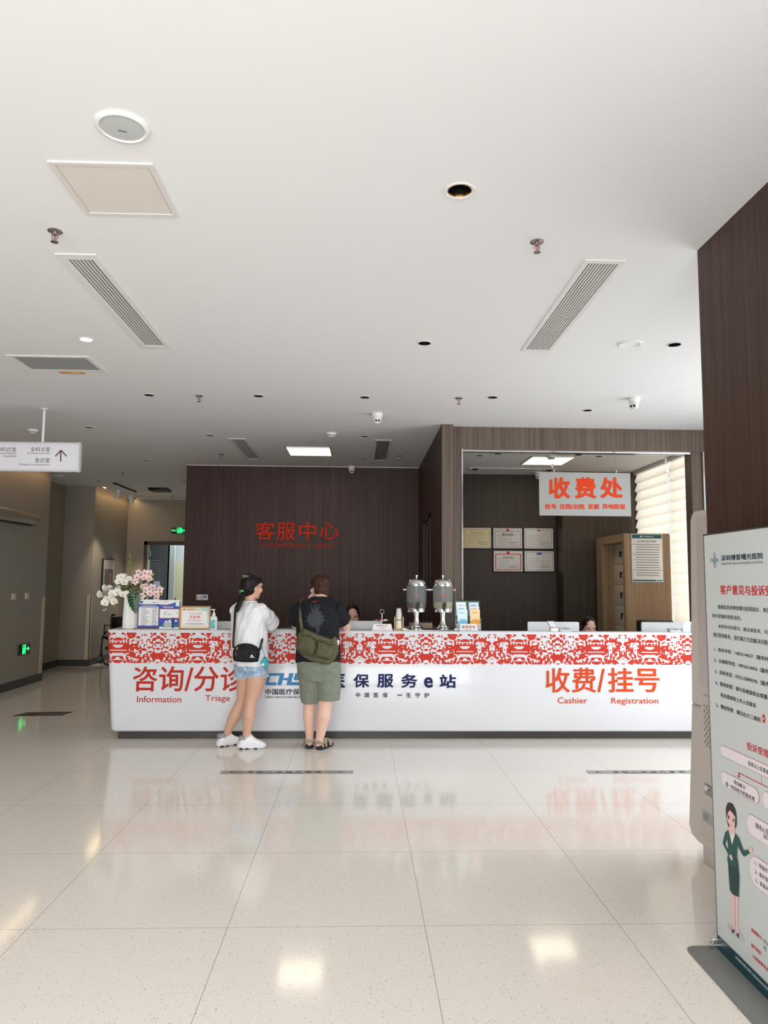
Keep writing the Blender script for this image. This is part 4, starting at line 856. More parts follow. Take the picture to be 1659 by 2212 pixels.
# drink dispensers on a tray
TY = 7.40; a = onY(871, 1366, 7.3); b = onY(992, 1366, 7.3)
t = thing('serving_tray', 'flat steel tray under the two drink dispensers', 'tray', ((a.x+b.x)/2, TY, ZT0)); MB().box(a.x, b.x, 7.295, 7.52, ZT0, ZT0+.012, .003).build('tray', STEEL, t)
for s_ in (a.x+.02, b.x-.02): MB().box(s_-.03, s_+.03, 7.29, 7.31, ZT0+.01, ZT0+.026, .004).build('handle', CHROME, t)
ZD = ZT0+.0125
TANK = mat('frosted_tank', (190, 198, 198), .12, alpha=.11)
def dispenser(xc, lb, liq, hl, mark):
    d = thing('drink_dispenser', lb, 'dispenser', (xc, TY, ZD), 'chrome drink dispensers'); c = (xc, TY, ZD)
    MB().lathe([(.07, 0), (.071, .008), (.062, .02), (.05, .026), (.05, .034), (.036, .046), (.028, .075), (.024, .12), (.03, .16), (.03, .175)], c, 32).build('pedestal', CHROME, d)
    MB().lathe([(.03, .172), (.092, .172), (.094, .178), (.094, .205), (.09, .212), (.03, .212)], c, 36).build('lower_collar', CHROME, d)
    MB().lathe([(.097, .212), (.101, .23), (.104, .4), (.104, .432), (.1, .432), (.1, .4), (.097, .23), (.093, .214)], c, 40).build('tank', TANK, d)
    MB().lathe([(.0, .2135), (.0925, .2135), (.0965, .23), (.0975, .212+hl), (0, .212+hl)], c, 36).build('drink', liq, d)
    MB().lathe([(.1, .433), (.099, .447), (.095, .449), (.092, .47), (.078, .492), (.05, .504), (.014, .509), (.009, .514), (.008, .53), (.017, .533), (.017, .54), (0, .542)], c, 36).build('lid', CHROME, d)
    for s_ in (-1, 1): MB().cyl((xc+s_*.102, TY, ZD+.395), (xc+s_*.127, TY, ZD+.395), .008, 12).cyl((xc+s_*.126, TY, ZD+.395), (xc+s_*.132, TY, ZD+.395), .016, 14).build('side_knob', CHROME, d)
    MB().box(xc-.015, xc+.015, TY-.135, TY-.09, ZD+.205, ZD+.245, .005).cyl((xc, TY-.125, ZD+.21), (xc, TY-.125, ZD+.185), .009, 10).box(xc-.018, xc+.018, TY-.14, TY-.128, ZD+.235, ZD+.27, .004).build('tap', BLACK, d)
    q = MB(); P = Panel((xc-.035, TY-.1075, ZD+.32), (.07, 0, 0), (0, 0, .03), (0, -1, 0)); P.text(q, mark, .1, .1, .9, .9, 1, .01); q.build('label_print', mat('drink_label', (214, 96, 70), .5), d, 0)
dispenser(onY(899.5, 1300, TY).x, 'chrome drink dispenser holding dark red tea, left one on the tray', mat('dark_tea', (60, 18, 16), .1), .055, '热水'); dispenser(onY(956.5, 1300, TY).x, 'chrome drink dispenser holding pale lemon water, right one on the tray', mat('lemon_water', (176, 176, 128), .1, alpha=.6), .06, '柠檬水')
# folders behind the dispensers
a = onY(905, 1352, 7.85); b = onY(938, 1352, 7.85)
for i, (lb, m, dz) in enumerate((('lower beige folder lying behind the drink dispensers', mat('folder_beige', (176, 150, 128), .5), 0), ('upper beige folder with dark blue cover behind the drink dispensers', mat('folder_blue', (40, 48, 62), .5), .032))):
    f = thing('folder', lb, 'folder', (.66, 7.85, ZT0+dz), 'folders behind the dispensers'); MB().box(.55, .78, 7.72, 7.98, ZT0+dz, ZT0+dz+.024).build('pages', mat('folder_beige', (176, 150, 128), .5), f); MB().box(.545, .785, 7.715, 7.985, ZT0+dz+.024, ZT0+dz+.031).build('cover', m, f)
# leaflet rack with leaflets
a = onY(984, 1364, 7.44); b = onY(1037, 1364, 7.44); z1 = onY(984, 1300, 7.5).z
t = thing('leaflet_rack', 'clear acrylic leaflet rack at the right of the drink dispensers', 'rack', ((a.x+b.x)/2, 7.46, ZT0)); MB().box(a.x-.004, b.x+.004, 7.49, 7.496, ZT0, z1+.01).build('back_plate', mat('rack_back', (84, 120, 96), .3, alpha=.75), t)
MB().box(a.x, b.x, 7.39, 7.40, ZT0, ZT0+.07).box(a.x-.004, a.x, 7.39, 7.49, ZT0, ZT0+.12).box(b.x, b.x+.004, 7.39, 7.49, ZT0, ZT0+.12).build('pockets', ACR, t)
xm = (a.x+b.x)/2
for (x0, x1, z0, z1_, yy, c1, c2, lb) in ((a.x+.01, xm-.014, 1.20, 1.338, 7.472, (196, 220, 232), (240, 244, 246), 'pale leaflet at the back of the left column in the leaflet rack'), (a.x+.014, xm-.01, 1.15, 1.295, 7.452, (90, 160, 200), (232, 240, 244), 'white and blue leaflet in the middle of the left column in the leaflet rack'), (a.x+.02, xm-.004, ZT0+.015, 1.262, 7.43, (128, 192, 220), (220, 238, 240), 'leaflet with blue arc in front of the left column in the leaflet rack'),
    (xm+.016, b.x-.01, 1.2, 1.336, 7.472, (150, 196, 224), (206, 226, 240), 'light blue leaflet with umbrella at the back of the right column in the leaflet rack'), (xm+.022, b.x-.006, 1.15, 1.296, 7.452, (222, 170, 180), (236, 222, 226), 'pink leaflet in the middle of the right column in the leaflet rack'), (xm+.024, b.x-.002, ZT0+.015, 1.265, 7.43, (232, 170, 70), (244, 214, 170), 'orange leaflet with pictures in front of the right column in the leaflet rack')):
    o = thing('leaflet', lb, 'leaflet', ((x0+x1)/2, yy, z0), 'leaflets in the rack'); MB().box(x0, x1, yy, yy+.004, z0, z1_).build('sheet', mat('leaflet_%d_%d_%d' % c2, c2, .4), o)
    P = Panel((x0, yy-.0002, z0), (x1-x0, 0, 0), (0, 0, z1_-z0), (0, -1, 0)); q = MB(); h_ = 1
    P.ply(q, [(0, .05), (1, .05), (1, .42), (.8, .5), (.5, .52), (.2, .46), (0, .36)]); P.disc(q, .5, .78, .3, .06, 1) if z0 > 1.19 else P.rows(q, .2, .8, [.82], .05); q.build('printed_picture', mat('leafletp_%d_%d_%d' % c1, c1, .4), o, 0)
# payment stands and readers
def paystand(x, Y, lb, lb2, flip=1):
    p = onY(x, 1364, Y); cx = p.x; t = thing('payment_stand', lb, 'device', (cx, Y, ZT0), 'white payment stands')
    MB().lathe([(.05, 0), (.052, .004), (.05, .007), (0, .007)], (cx-.01, Y+.01, ZT0), 24).box(cx-.04, cx+.04, Y-.02, Y+.035, ZT0+.006, ZT0+.035, .004).build('base', WHITE, t)
    sl = Vector((-.03*flip, .03, .065)); P0 = Vector((cx-.038, Y-.008, ZT0+.037)); U = Vector((.076, 0, 0)); N = U.cross(sl).normalized()
    MB().poly([P0, P0+U, P0+U+sl, P0+sl], N, -.007).build('tilted_frame', mat('bronze_rim', (176, 120, 100), .4) if flip > 0 else WHITE, t)
    i = .005; MB().poly([P0+U*.07+sl*.07, P0+U*.93+sl*.07, P0+U*.93+sl*.93, P0+U*.07+sl*.93], N, .0015).build('panel', mat('pale_panel', (216, 226, 228), .3), t)
    r = thing('card_reader', lb2, 'device', (cx+.11*flip, Y, ZT0), 'flat card readers')
    c = cx+.115*flip; MB().prism([(Y-.03, ZT0), (Y+.05, ZT0), (Y+.05, ZT0+.034), (Y+.02, ZT0+.034), (Y-.03, ZT0+.018)], c-.06, c+.055, 'x', .004).build('body', mat('reader_grey', (205, 208, 208), .4), r)
    q = MB()
    for k in range(3):
        for l in range(3): q.box(c-.02+.02*k, c-.008+.02*k, Y-.015+.012*l, Y-.007+.012*l, ZT0+.023+.0036*l, ZT0+.0265+.0038*l)
    q.build('keys', mat('reader_keys', (150, 154, 156), .4), r)
paystand(1197, 7.335, 'white payment stand with bronze-rimmed tilted panel in front of the monitor left of the cashier', 'flat grey card reader beside the bronze-rimmed payment stand'); paystand(1482, 7.335, 'white payment stand with plain tilted panel at the right end of the counter', 'flat grey card reader left of the rightmost payment stand', -1)
# papers on the counter between the customers
o = MB().box(-.86, -.57, 7.32, 7.47, ZT0, ZT0+.004).build('paper_sheets', PAPER); tag(o, 'white paper sheets on the counter between the two customers', 'paper')
o = MB().box(-.84, -.6, 7.48, 7.595, ZT0, ZT0+.016, .003).build('document_tray', mat('tray_brown', (50, 36, 32), .4)); tag(o, 'dark flat document tray on the counter between the two customers', 'tray')
# ------------------------------------------------------------------ left corridor
TH = mat('curtain_grey', (146, 136, 122), .4, .3)
t = thing('air_curtain', 'long grey air curtain unit high on the left corridor wall', 'air curtain', (-4.75, 9.6, 2.4))
MB().prism([(XW, 2.485), (XW, 2.305), (-4.72, 2.305), (-4.68, 2.325), (-4.66, 2.36), (-4.66, 2.45), (-4.68, 2.475), (-4.71, 2.485)], 8.6, 10.74, 'y', .012).build('housing', TH, t); MB().box(-4.76, -4.7, 8.7, 10.6, 2.3, 2.306).build('outlet', BLACK, t)
for y, lb in ((10.36, 'white wall plate left of its pair on the left corridor wall'), (10.765, 'white wall plate right of its pair on the left corridor wall')):
    t = thing('wall_switch', lb, 'switch', (XW, y+.06, 1.3), 'switch plates on the corridor wall'); MB().box(XW, XW+.012, y, y+.115, 1.248, 1.338, .003).build('plate', mat('plate_cream', (206, 192, 174), .4), t); MB().box(XW+.011, XW+.016, y+.03, y+.085, 1.265, 1.32, .002).build('rocker', mat('plate_cream2', (216, 204, 188), .4), t)
EGR = mat('exit_green', (40, 230, 110), emit=2.2); EBK = mat('exit_back', (40, 44, 40), .3)
t = thing('evacuation_sign', 'low green lit running-man sign with right arrow on the left corridor wall', 'sign', (XW, 10.82, .53)); MB().box(XW, XW+.015, 10.636, 11.0, .452, .608, .003).build('case', EBK, t)
P = Panel((XW+.0155, 10.636, .452), (0, .364, 0), (0, 0, .156), (1, 0, 0)); q = MB(); P.frame(q, .3, .08, .58, .92, .05, .09); P.ply(q, [(.38, .2), (.43, .2), (.46, .4), (.52, .2), (.55, .24), (.5, .5), (.54, .62), (.48, .78), (.4, .62)]); P.rect(q, .66, .45, .82, .56); P.ply(q, [(.78, .3), (.92, .5), (.78, .7)]); q.build('lit_symbol', EGR, t, 0)
t = thing('exit_sign', 'green lit exit sign above the far doorway, beside the dark service wall', 'sign', (-3.7, YF-.02, 2.56)); MB().box(-3.9, -3.54, YF-.03, YF, 2.5, 2.62, .004).build('case', EBK, t)
P = Panel((-3.9, YF-.0305, 2.5), (.36, 0, 0), (0, 0, .12), (0, -1, 0)); q = MB(); P.frame(q, .36, .06, .64, .96, .05, .1); P.ply(q, [(.43, .2), (.48, .2), (.5, .4), (.56, .2), (.59, .24), (.55, .5), (.58, .62), (.52, .8), (.45, .62)]); P.text(q, 'EXIT', .68, .3, .96, .7); P.text(q, '安全出口', .03, .32, .32, .68); q.build('lit_symbol', EGR, t, 0)
# corner guards
o = MB().box(XW-.004, XW+.006, 11.36, 11.456, .11, 1.27).box(XW-.06, XW, 11.45, 11.456, .11, 1.27).build('corner_guard', BEIGE); tag(o, 'cream corner guard on the end of the nearer corridor wall', 'corner guard', 'corner guards of the corridor')
o = MB().box(-4.87, -4.794, 13.29, 13.302, .11, 1.27).box(-4.802, -4.794, 13.29, 13.36, .11, 1.27).build('corner_guard', BEIGE); tag(o, 'cream corner guard behind the wheelchair, farther along the corridor', 'corner guard', 'corner guards of the corridor')
o = MB().box(-4.372, -4.36, YF-.0, YF+.16, .0, 1.95).build('door_stop_strip', BEIGE); tag(o, 'cream vertical strip in the jamb of the far doorway', 'strip')
# framed picture
t = thing('framed_picture', 'black-framed portrait print on the corridor wall above the wheelchair', 'picture', (-4.79, 14.1, 1.4)); MB().box(-4.8, -4.77, 13.78, 14.42, 1.2, 1.93, .004).build('frame', BLACK, t)
P = Panel((-4.7695, 13.8, 1.22), (0, .6, 0), (0, 0, .69), (1, 0, 0)); q = MB(); P.rect(q, 0, 0, 1, 1); q.build('mount', mat('picture_mount', (196, 180, 170), .3), t, 0); q = MB(); P.rect(q, .1, .25, .88, .75, 2); q.build('print', mat('picture_brown', (92, 62, 52), .3), t, 0); q = MB(); P.disc(q, .62, .58, .07, .06, 3); P.ply(q, [(.56, .3), (.7, .3), (.68, .5), (.6, .52)], 3); q.build('figure', mat('picture_figure', (168, 130, 118), .3), t, 0)
# wheelchair
wc = thing('wheelchair', 'folded black wheelchair parked in the corridor behind the counter end', 'wheelchair', (-4.38, 13.62, 0)); Rz = Matrix.Rotation(math.radians(38), 3, 'Z'); wb = Vector((-4.38, 13.62, 0))
def wp(x, y, z): return wb+Rz @ Vector((x, y, z))
WF = mat('wheelchair_frame', (70, 72, 74), .3, .8); WBK = mat('black_cloth', (20, 20, 22), .7)
for s_ in (-1, 1):
    w_ = MB().tube([wp(s_*.2, .3*math.cos(a), .3+.3*math.sin(a)) for a in [k*math.pi/18 for k in range(36)]], .014, 8, closed=True).build('wheel', mat('tyre_black', (24, 24, 25), .6), wc)
    q = MB()
    for k in range(12): a = k*math.pi/6; q.cyl(wp(s_*.2, 0, .3), wp(s_*.2, .29*math.cos(a), .3+.29*math.sin(a)), .0015, 4)
    q.tube([wp(s_*.225, .26*math.cos(a), .3+.26*math.sin(a)) for a in [k*math.pi/14 for k in range(28)]], .007, 6, closed=True).cyl(wp(s_*.18, 0, .3), wp(s_*.23, 0, .3), .025, 10).build('spokes', WF, w_)
    q = MB().tube([wp(s_*.16, -.02, .1), wp(s_*.16, -.02, .86), wp(s_*.16, -.14, .9)], .012, 8).tube([wp(s_*.16, -.02, .5), wp(s_*.16, .4, .48), wp(s_*.16, .44, .15)], .012, 8).tube([wp(s_*.16, -.02, .7), wp(s_*.16, .3, .7), wp(s_*.16, .32, .5)], .012, 8).build('side_frame', WF, wc)
    MB().tube([wp(s_*.16, -.06, .895), wp(s_*.16, -.17, .905)], .02, 10).build('push_handle', WBK, wc)
    MB().tube([wp(s_*.16, .42+.07*math.cos(a), .08+.07*math.sin(a)) for a in [k*math.pi/8 for k in range(16)]], .014, 6, closed=True).build('caster', WBK, wc)
MB().tube([wp(-.16, -.03, .66), wp(-.08, .02, .66), wp(0, .04, .66), wp(.08, .02, .66), wp(.16, -.03, .66)], .012, 8, ry=.2, up=(0, 0, 1)).build('back_rest', WBK, wc); MB().tube([wp(-.16, .2, .47), wp(-.06, .2, .42), wp(.06, .2, .42), wp(.16, .2, .47)], .2, 10, ry=.012, up=(0, 0, 1)).build('seat', WBK, wc)
MB().tube([wp(0, -.06, .72), wp(0, -.09, .55), wp(0, -.07, .32)], [.12, .15, .13], 12, ry=.04).build('hanging_pouch', WBK, wc); P = [wp(-.1, -.135, .5), wp(.1, -.135, .5), wp(.1, -.137, .62), wp(-.1, -.137, .62)]; MB().poly(P, Rz @ Vector((0, -1, 0)), .004).build('white_tag', PAPER, wc)
# beyond the far doorway: a dark steel-framed door and a cream door
d3 = struct('door_3', MB().box(-5.22, -5.2, 18.36, 18.4, 0, 2.02).box(-5.22, -4.88, 18.36, 18.4, 2.0, 2.03).box(-4.9, -4.88, 18.36, 18.4, 0, 2.02), STEEL); x_ = MB().box(-5.2, -4.9, 18.375, 18.4, 0, 2.0).build('door_leaf', mat('grey_door', (86, 92, 92), .4), d3); x_['kind'] = 'structure'
y_ = MB().box(-5.1, -4.95, 18.37, 18.376, 1.0, 1.5).build('notice', mat('notice_lilac', (190, 192, 206), .5), d3)
d4 = struct('door_4', MB().box(-4.6, -4.36, 18.37, 18.4, 0, 1.98), mat('cream_door', (206, 204, 170), .4)); MB().box(-4.56, -4.53, 18.33, 18.37, .95, 1.1).cyl((-4.545, 18.33, 1.02), (-4.45, 18.33, 1.02), .01, 8).build('door_handle', CHROME, d4)

# ------------------------------------------------------------------ kiosk behind the pillar
XK = 1.93; KG = mat('kiosk_plastic', (206, 196, 190), .45); KD = mat('kiosk_seam', (120, 112, 110), .5)
t = thing('self_service_kiosk', 'pale grey self-service kiosk standing between pillar and counter, seen from its side', 'kiosk', (2.2, 3.85, 0))
def arc(cy, cz, r, a0, a1, n=6): return [(cy+r*math.cos(math.radians(a0+(a1-a0)*k/n)), cz+r*math.sin(math.radians(a0+(a1-a0)*k/n))) for k in range(n+1)]
up_ = [(3.53, .86), (3.53, 1.96)]+arc(4.115, 1.915, .045, 90, 3)+[(4.226, .86)]
MB().prism(up_, XK, XK+.56, 'x', .012, 3).build('upper_body', KG, t)
lo_ = [(3.53, .1), (3.53, .858), (4.226, .858), (4.302, .16)]+arc(4.25, .155, .052, 0, -80)+[(4.2, .1)]
MB().prism(lo_, XK, XK+.56, 'x', .012, 3).build('lower_body', KG, t)
MB().prism([(3.55, 0), (3.55, .12), (4.172, .12), (4.172, 0)], XK+.012, XK+.548, 'x', .01).build('foot', KG, t)
MB().prism([(3.56, .978), (3.56, 1.925), (4.085, 1.925), (4.118, .978)], XK-.004, XK+.002, 'x', .003).build('side_panel', mat('kiosk_panel', (196, 187, 182), .45), t)
MB().prism([(3.56, .15), (3.56, .93), (4.06, .93)]+arc(4.06, .9, .03, 80, 0)+[(4.165, .15)], XK-.006, XK+.002, 'x', .005).build('side_door', KG, t)
q = MB()
for i in range(14):
    for j in range(9):
        y = 3.75+.036*j+(.018 if i % 2 else 0); z = .66+i*.0165
        q.prism([(y+.008*math.cos(a*math.pi/3), z+.0075*math.sin(a*math.pi/3)) for a in range(6)], XK-.0068, XK-.0058, 'x')
q.build('vent_holes', KD, t, 0)
k_ = MB().box(XK-.0085, XK-.006, 3.99, 4.075, .392, .452).build('lock_plate', STEEL, t); MB().cyl((XK-.008, 4.04, .432), (XK-.018, 4.04, .432), .014, 14).build('lock', CHROME, k_)
k_ = MB().box(XK-.0075, XK-.006, 3.99, 4.115, .24, .30).build('rating_label', mat('label_silver', (170, 172, 172), .4), t); P = Panel((XK-.0076, 4.115, .24), (0, -.125, 0), (0, 0, .06), (-1, 0, 0)); q = MB(); P.rows(q, .1, .6, [.2, .36, .52, .68], .06); q.build('print', GREYP, k_, 0)
MB().prism([(4.2, .62), (4.32, .62), (4.325, .68), (4.26, .70), (4.2, .70)], XK+.05, XK+.3, 'x', .008).build('front_tray', mat('kiosk_tray', (176, 168, 166), .5), t); MB().prism([(4.118, 1.86), (4.122, 1.86), (4.2, 1.05), (4.196, 1.05)], XK+.05, XK+.51, 'x').build('screen', BLACK, t)

# ------------------------------------------------------------------ banner stand in front of the pillar
XB = 1.535; YB0, YB1 = 3.187, 2.36; ZB1 = 1.766
t = thing('banner_stand', 'tall double-sided complaints notice stand at the right edge in front of the pillar', 'sign', (XB+.02, 2.78, 0))
BG = mat('banner_print', (205, 209, 209), .35); STB = mat('stand_base_grey', (124, 124, 122), .5)
MB().prism(rrect(1.405, 1.68, 2.33, 3.215, .035), 0, .009, 'z', .002).build('base_plate', STB, t)
MB().box(XB, XB+.022, YB1, YB0-.004, .012, ZB1-.004).build('board', BG, t)
MB().box(XB-.002, XB+.024, YB0-.006, YB0, .01, ZB1).box(XB-.002, XB+.024, YB1, YB1+.006, .01, ZB1).box(XB-.002, XB+.024, YB1, YB0, ZB1-.006, ZB1).build('edge_frame', STEEL, t)
MB().cyl((XB-.035, 3.19, .024), (XB+.05, 3.19, .024), .012, 14).box(XB-.02, XB+.03, 3.185, 3.2, .009, .05, .003).build('hinge_bracket', CHROME, t)
def bp(Z, x, y): p = onX(*Z(x, y), XB-.0008); return p
def bt(mb, Z, body, lx, ly, ty, xr, k=1.0, off=0):
    p = bp(Z, lx, ly); h = bp(Z, lx, ty).z-p.z; y1 = bp(Z, xr, ly+(ly-ty)*.4).y; return mb.text(body, p, (0, (y1-p.y)*k, 0), (0, 0, h), (-1, 0, 0), .0004, off, 2)
def bpoly(mb, Z, pts, l=1): mb.poly([bp(Z, *a)+Vector((-.0006*l, 0, 0)) for a in pts]); return mb
Z6, Z7, Z8 = zz(1500, 1150, 5.396), zz(1530, 1560, 5.527), zz(1480, 1960, 8.777)
TD = mat('deep_teal_print', (24, 62, 72), .4); BLK = mat('banner_black', (52, 48, 50), .5)
q = MB(); bt(q, Z6, '深圳博爱曙光医院', 312, 334, 268, 803, 1, .015); q.build('hospital_name', TD, t, 0); q = MB(); bt(q, Z6, 'SHENZHEN BOAI SHUGUANG HOSPITAL', 312, 381, 356, 805); q.build('hospital_name', mat('grey_teal_print', (110, 124, 128), .4), t, 0)
q = MB(); bt(q, Z6, '客户意见与投诉受理', 303, 722, 612, 826, 9/7, .018); q.build('red_heading', REDP, t, 0); q = MB(); bt(q, Z7, '投诉受理', 462, 322, 230, 716, 1.02, .012); q.build('red_heading', REDP, t, 0)
q = MB()
for a in (('感谢您选择博爱曙光医院就诊，希望', 273, 893, 843, 796, 16/14), ('程中是愉快而舒适的。', 210, 992, 945, 548), ('如您有任何意见、建议或投诉，可通', 282, 1115, 1070, 810, 16/14), ('我们取得联系，我们竭力为您解决问题', 220, 1217, 1165, 852)): q = MB(); bt(q, Z6, *a); q.build('body_text', BLK, t, 0)
for a in (('1、投诉专线：13823144627（服务时', 230, 1380, 1335, 860), ('2、总值班专线：18926518426（服务', 233, 1508, 1460, 862), ('3、总机电话：0755-25890396（服务', 240, 1640, 1590, 866), ('4、现场受理：请与各楼层前台客服、', 245, 1775, 1725, 862), ('政总值班等工作人员联系', 307, 1917, 1868, 715), ('5、微信受理：请扫右方二维码', 256, 2035, 1985, 765)): q = MB(); bt(q, Z6, *a, 1, .01); q.build('numbered_text', BLK, t, 0)
q = MB(); c = bp(Z6, 808, 2172); q.poly([c+Vector((-.0006, .011*math.cos(a), .016*math.sin(a))) for a in [k*math.pi/10 for k in range(20)]]); q.build('play_button', REDP, t, 0); q = MB(); q.poly([c+Vector((-.0014, dy, dz)) for dy, dz in ((.004, .008), (-.006, 0), (.004, -.008))]); q.build('play_triangle', WHITE, t, 0)
PNK = mat('pill_pink', (234, 226, 228), .45); PLN = mat('pill_line', (206, 130, 138), .45)
def pill(xl_, yl_, xt, yt, zb_pt, y1):
    y0 = bp(Z7, xl_, yl_).y; z1 = bp(Z7, xt, yt).z; z0 = bp(Z7, *zb_pt).z; r = min((z1-z0)/2, .06)
    for nm, m, i, l in (('pill_outline', PLN, 0, 1), ('pill_field', PNK, .0018, 2)):
        q = MB(); q.poly([(XB-.0008-.0006*l, a, b) for a, b in rrect(y1+i, y0-i, z0+i, z1-i, r-i, 6)]); q.build(nm, m, t, 0)
pill(147, 345, 180, 278, (190, 415), 2.42); pill(157, 660, 190, 588, (195, 765), bp(Z7, 610, 930).y); pill(648, 915, 700, 830, (713, 1050), 2.42); pill(463, 1190, 510, 1096, (540, 1370), 2.42); pill(493, 1710, 545, 1582, (600, 1990), 2.42)
for a in (('选择以上任意途', 480, 512, 458, 726), ('现场解决', 310, 737, 685, 443), ('第一时间给予积极处理', 213, 762, 707, 553), ('接待人员', 570, 1260, 1195, 720), ('30', 665, 1382, 1328, 712), ('1、非医疗', 565, 1702, 1650, 712), ('2、医疗类', 565, 1803, 1752, 716), ('3、紧急问', 570, 1907, 1855, 722)):
    q = MB(); bt(q, Z7, *a)
    for v in q.v: v.x -= .0016
    q.build('flow_text', BLK, t, 0)
q = MB(); a_ = bp(Z7, 365, 600); b_ = bp(Z7, 713, 765)
q.poly([(XB-.0016, a_.y, a_.z), (XB-.0016, 2.5, a_.z), (XB-.0016, 2.5, a_.z-.003), (XB-.0016, a_.y, a_.z-.003)]); y = bp(Z7, 638, 735).y; q.poly([(XB-.0016, y, a_.z), (XB-.0016, y-.002, a_.z), (XB-.0016, y-.002, a_.z+.03), (XB-.0016, y, a_.z+.03)]); q.poly([(XB-.0016, a_.y+.004, a_.z), (XB-.0016, a_.y-.004, a_.z), (XB-.0016, a_.y-.004, a_.z-.012), (XB-.0016, a_.y-.009, a_.z-.012), (XB-.0016, a_.y, a_.z-.024), (XB-.0016, a_.y+.009, a_.z-.012), (XB-.0016, a_.y+.004, a_.z-.012)]); q.build('arrow', REDP, t, 0)
# drawn hostess
SKN = mat('drawn_skin', (240, 196, 192), .5); HRD = mat('drawn_hair', (52, 40, 38), .5); JKT = mat('drawn_green', (26, 84, 78), .5); SKT = mat('drawn_dark_green', (22, 62, 62), .5)
def fig(nm, m, Z, *polys, l=1):
    q = MB()
    for p in polys: bpoly(q, Z, p, l)
    return q.build(nm, m, t, 0)
fig('drawn_shadow', mat('drawn_shadow', (190, 194, 200), .5), Z8, [(790, 310), (840, 310), (930, 350), (1020, 440), (1100, 550), (1130, 640), (1110, 662), (1050, 640), (950, 560), (860, 470), (805, 380)])
fig('drawn_legs', SKN, Z8, [(885, -300), (945, -270), (948, 300), (940, 420), (905, 425), (888, 350), (905, 280)], [(955, -270), (1010, -230), (1005, 330), (1022, 480), (985, 495), (960, 380)], l=2)
fig('drawn_shoes', HRD, Z8, [(886, 360), (905, 425), (942, 418), (940, 460), (920, 492), (898, 480)], [(972, 445), (990, 505), (1022, 490), (1026, 560), (1015, 588), (990, 540)], l=3)
fig('drawn_hair', HRD, Z7, [(215, 1100), (212, 1030), (230, 970), (255, 955), (295, 975), (325, 1040), (340, 1110), (342, 1200), (335, 1260), (315, 1265), (300, 1290), (262, 1265), (240, 1240), (222, 1160)], l=2)
fig('drawn_face', SKN, Z7, [(228, 1150), (240, 1080), (262, 1048), (300, 1092), (326, 1130), (322, 1250), (320, 1330), (285, 1340), (256, 1290), (258, 1225), (236, 1185)], l=3)
fig('drawn_eyes', HRD, Z7, [(245, 1110), (258, 1115), (262, 1150), (250, 1160), (243, 1140)], [(300, 1148), (314, 1155), (314, 1185), (303, 1188), (298, 1170)], l=4); fig('drawn_mouth', REDP, Z7, [(274, 1215), (283, 1224), (292, 1224), (285, 1233)], l=4)
fig('drawn_skirt', SKT, Z7, [(238, 1665), (290, 1715), (362, 1725), (376, 1850), (368, 2090), (300, 2060), (262, 2010)], l=3)
fig('drawn_jacket', JKT, Z7, [(245, 1285), (262, 1300), (290, 1460), (325, 1330), (345, 1345), (375, 1390), (425, 1530), (490, 1522), (502, 1565), (435, 1605), (418, 1590), (352, 1470), (348, 1600), (370, 1730), (290, 1722), (238, 1670), (232, 1625), (243, 1580), (180, 1450), (185, 1400), (210, 1310)], l=4)
fig('drawn_collar', mat('drawn_cream', (240, 234, 222), .5), Z7, [(250, 1288), (262, 1292), (288, 1345), (322, 1325), (326, 1345), (292, 1462), (262, 1330)], [(217, 1455), (232, 1400), (244, 1512)], l=5)
fig('drawn_hands', SKN, Z7, [(258, 1590), (275, 1580), (292, 1590), (303, 1640), (296, 1655), (272, 1630)], [(492, 1522), (497, 1488), (508, 1502), (530, 1500), (538, 1540), (505, 1562)], l=6)
q = MB()
for a in (('温馨提示：', 1252, 447, 378, 1465), ('我们承诺：', 1252, 742, 665, 1445), ('上级监督电话', 1275, 942, 870, 1575)): q = MB(); bt(q, Z8, *a, 1, .01); q.build('red_notes', REDP, t, 0)
q = MB(); bt(q, Z8, '以上', 1492, 662, 592, 1590); bt(q, Z8, '可', 1492, 800, 722, 1540); q.build('black_notes', BLK, t, 0)
zf = bp(zz(0, 0, 1), 1553, 2021).z; q = MB(); q.poly([(XB-.001, YB0-.006, .012), (XB-.001, YB1+.006, .012), (XB-.001, YB1+.006, zf), (XB-.001, YB0-.006, zf)]); q.build('footer', TD, t, 0)
q = MB(); bt(q, Z8, '深圳博爱曙光医院', 955, 962, 905, 1255); bt(q, Z8, 'SHENZHEN BOAI SHUGUANG', 1282, 1290, 1240, 1600)
for v in q.v: v.x -= .0006
q.build('footer_print', mat('footer_grey', (170, 190, 190), .5), t, 0)
# emblem of the hospital
q = MB(); c = bp(Z6, 236, 326); uy = abs(bp(Z6, 284, 326).y-c.y); uz = abs(bp(Z6, 236, 231).z-c.z)
def dia(dy, dz, hy, hz, th):
    o_ = [(dy, dz+hz), (dy-hy, dz), (dy, dz-hz), (dy+hy, dz)]; i_ = [(dy, dz+hz*th), (dy-hy*th, dz), (dy, dz-hz*th), (dy+hy*th, dz)]
    for k in range(4): q.poly([(XB-.0012, c.y+a, c.z+b) for a, b in (o_[k], o_[(k+1) % 4], i_[(k+1) % 4], i_[k])])
dia(0, uz*.62, uy*.36, uz*.38, .78); dia(0, -uz*.62, uy*.36, uz*.38, .78); dia(uy*.66, 0, uy*.36, uz*.26, .74); dia(-uy*.66, 0, uy*.36, uz*.26, .74); q.build('emblem', TD, t, 0); q = MB(); dia(0, uz*.25, uy*.2, uz*.24, .05); dia(0, -uz*.25, uy*.2, uz*.24, .05); dia(uy*.3, 0, uy*.25, uz*.14, .05); dia(-uy*.3, 0, uy*.25, uz*.14, .05); q.build('emblem_core', mat('emblem_teal', (70, 150, 150), .4), t, 0)

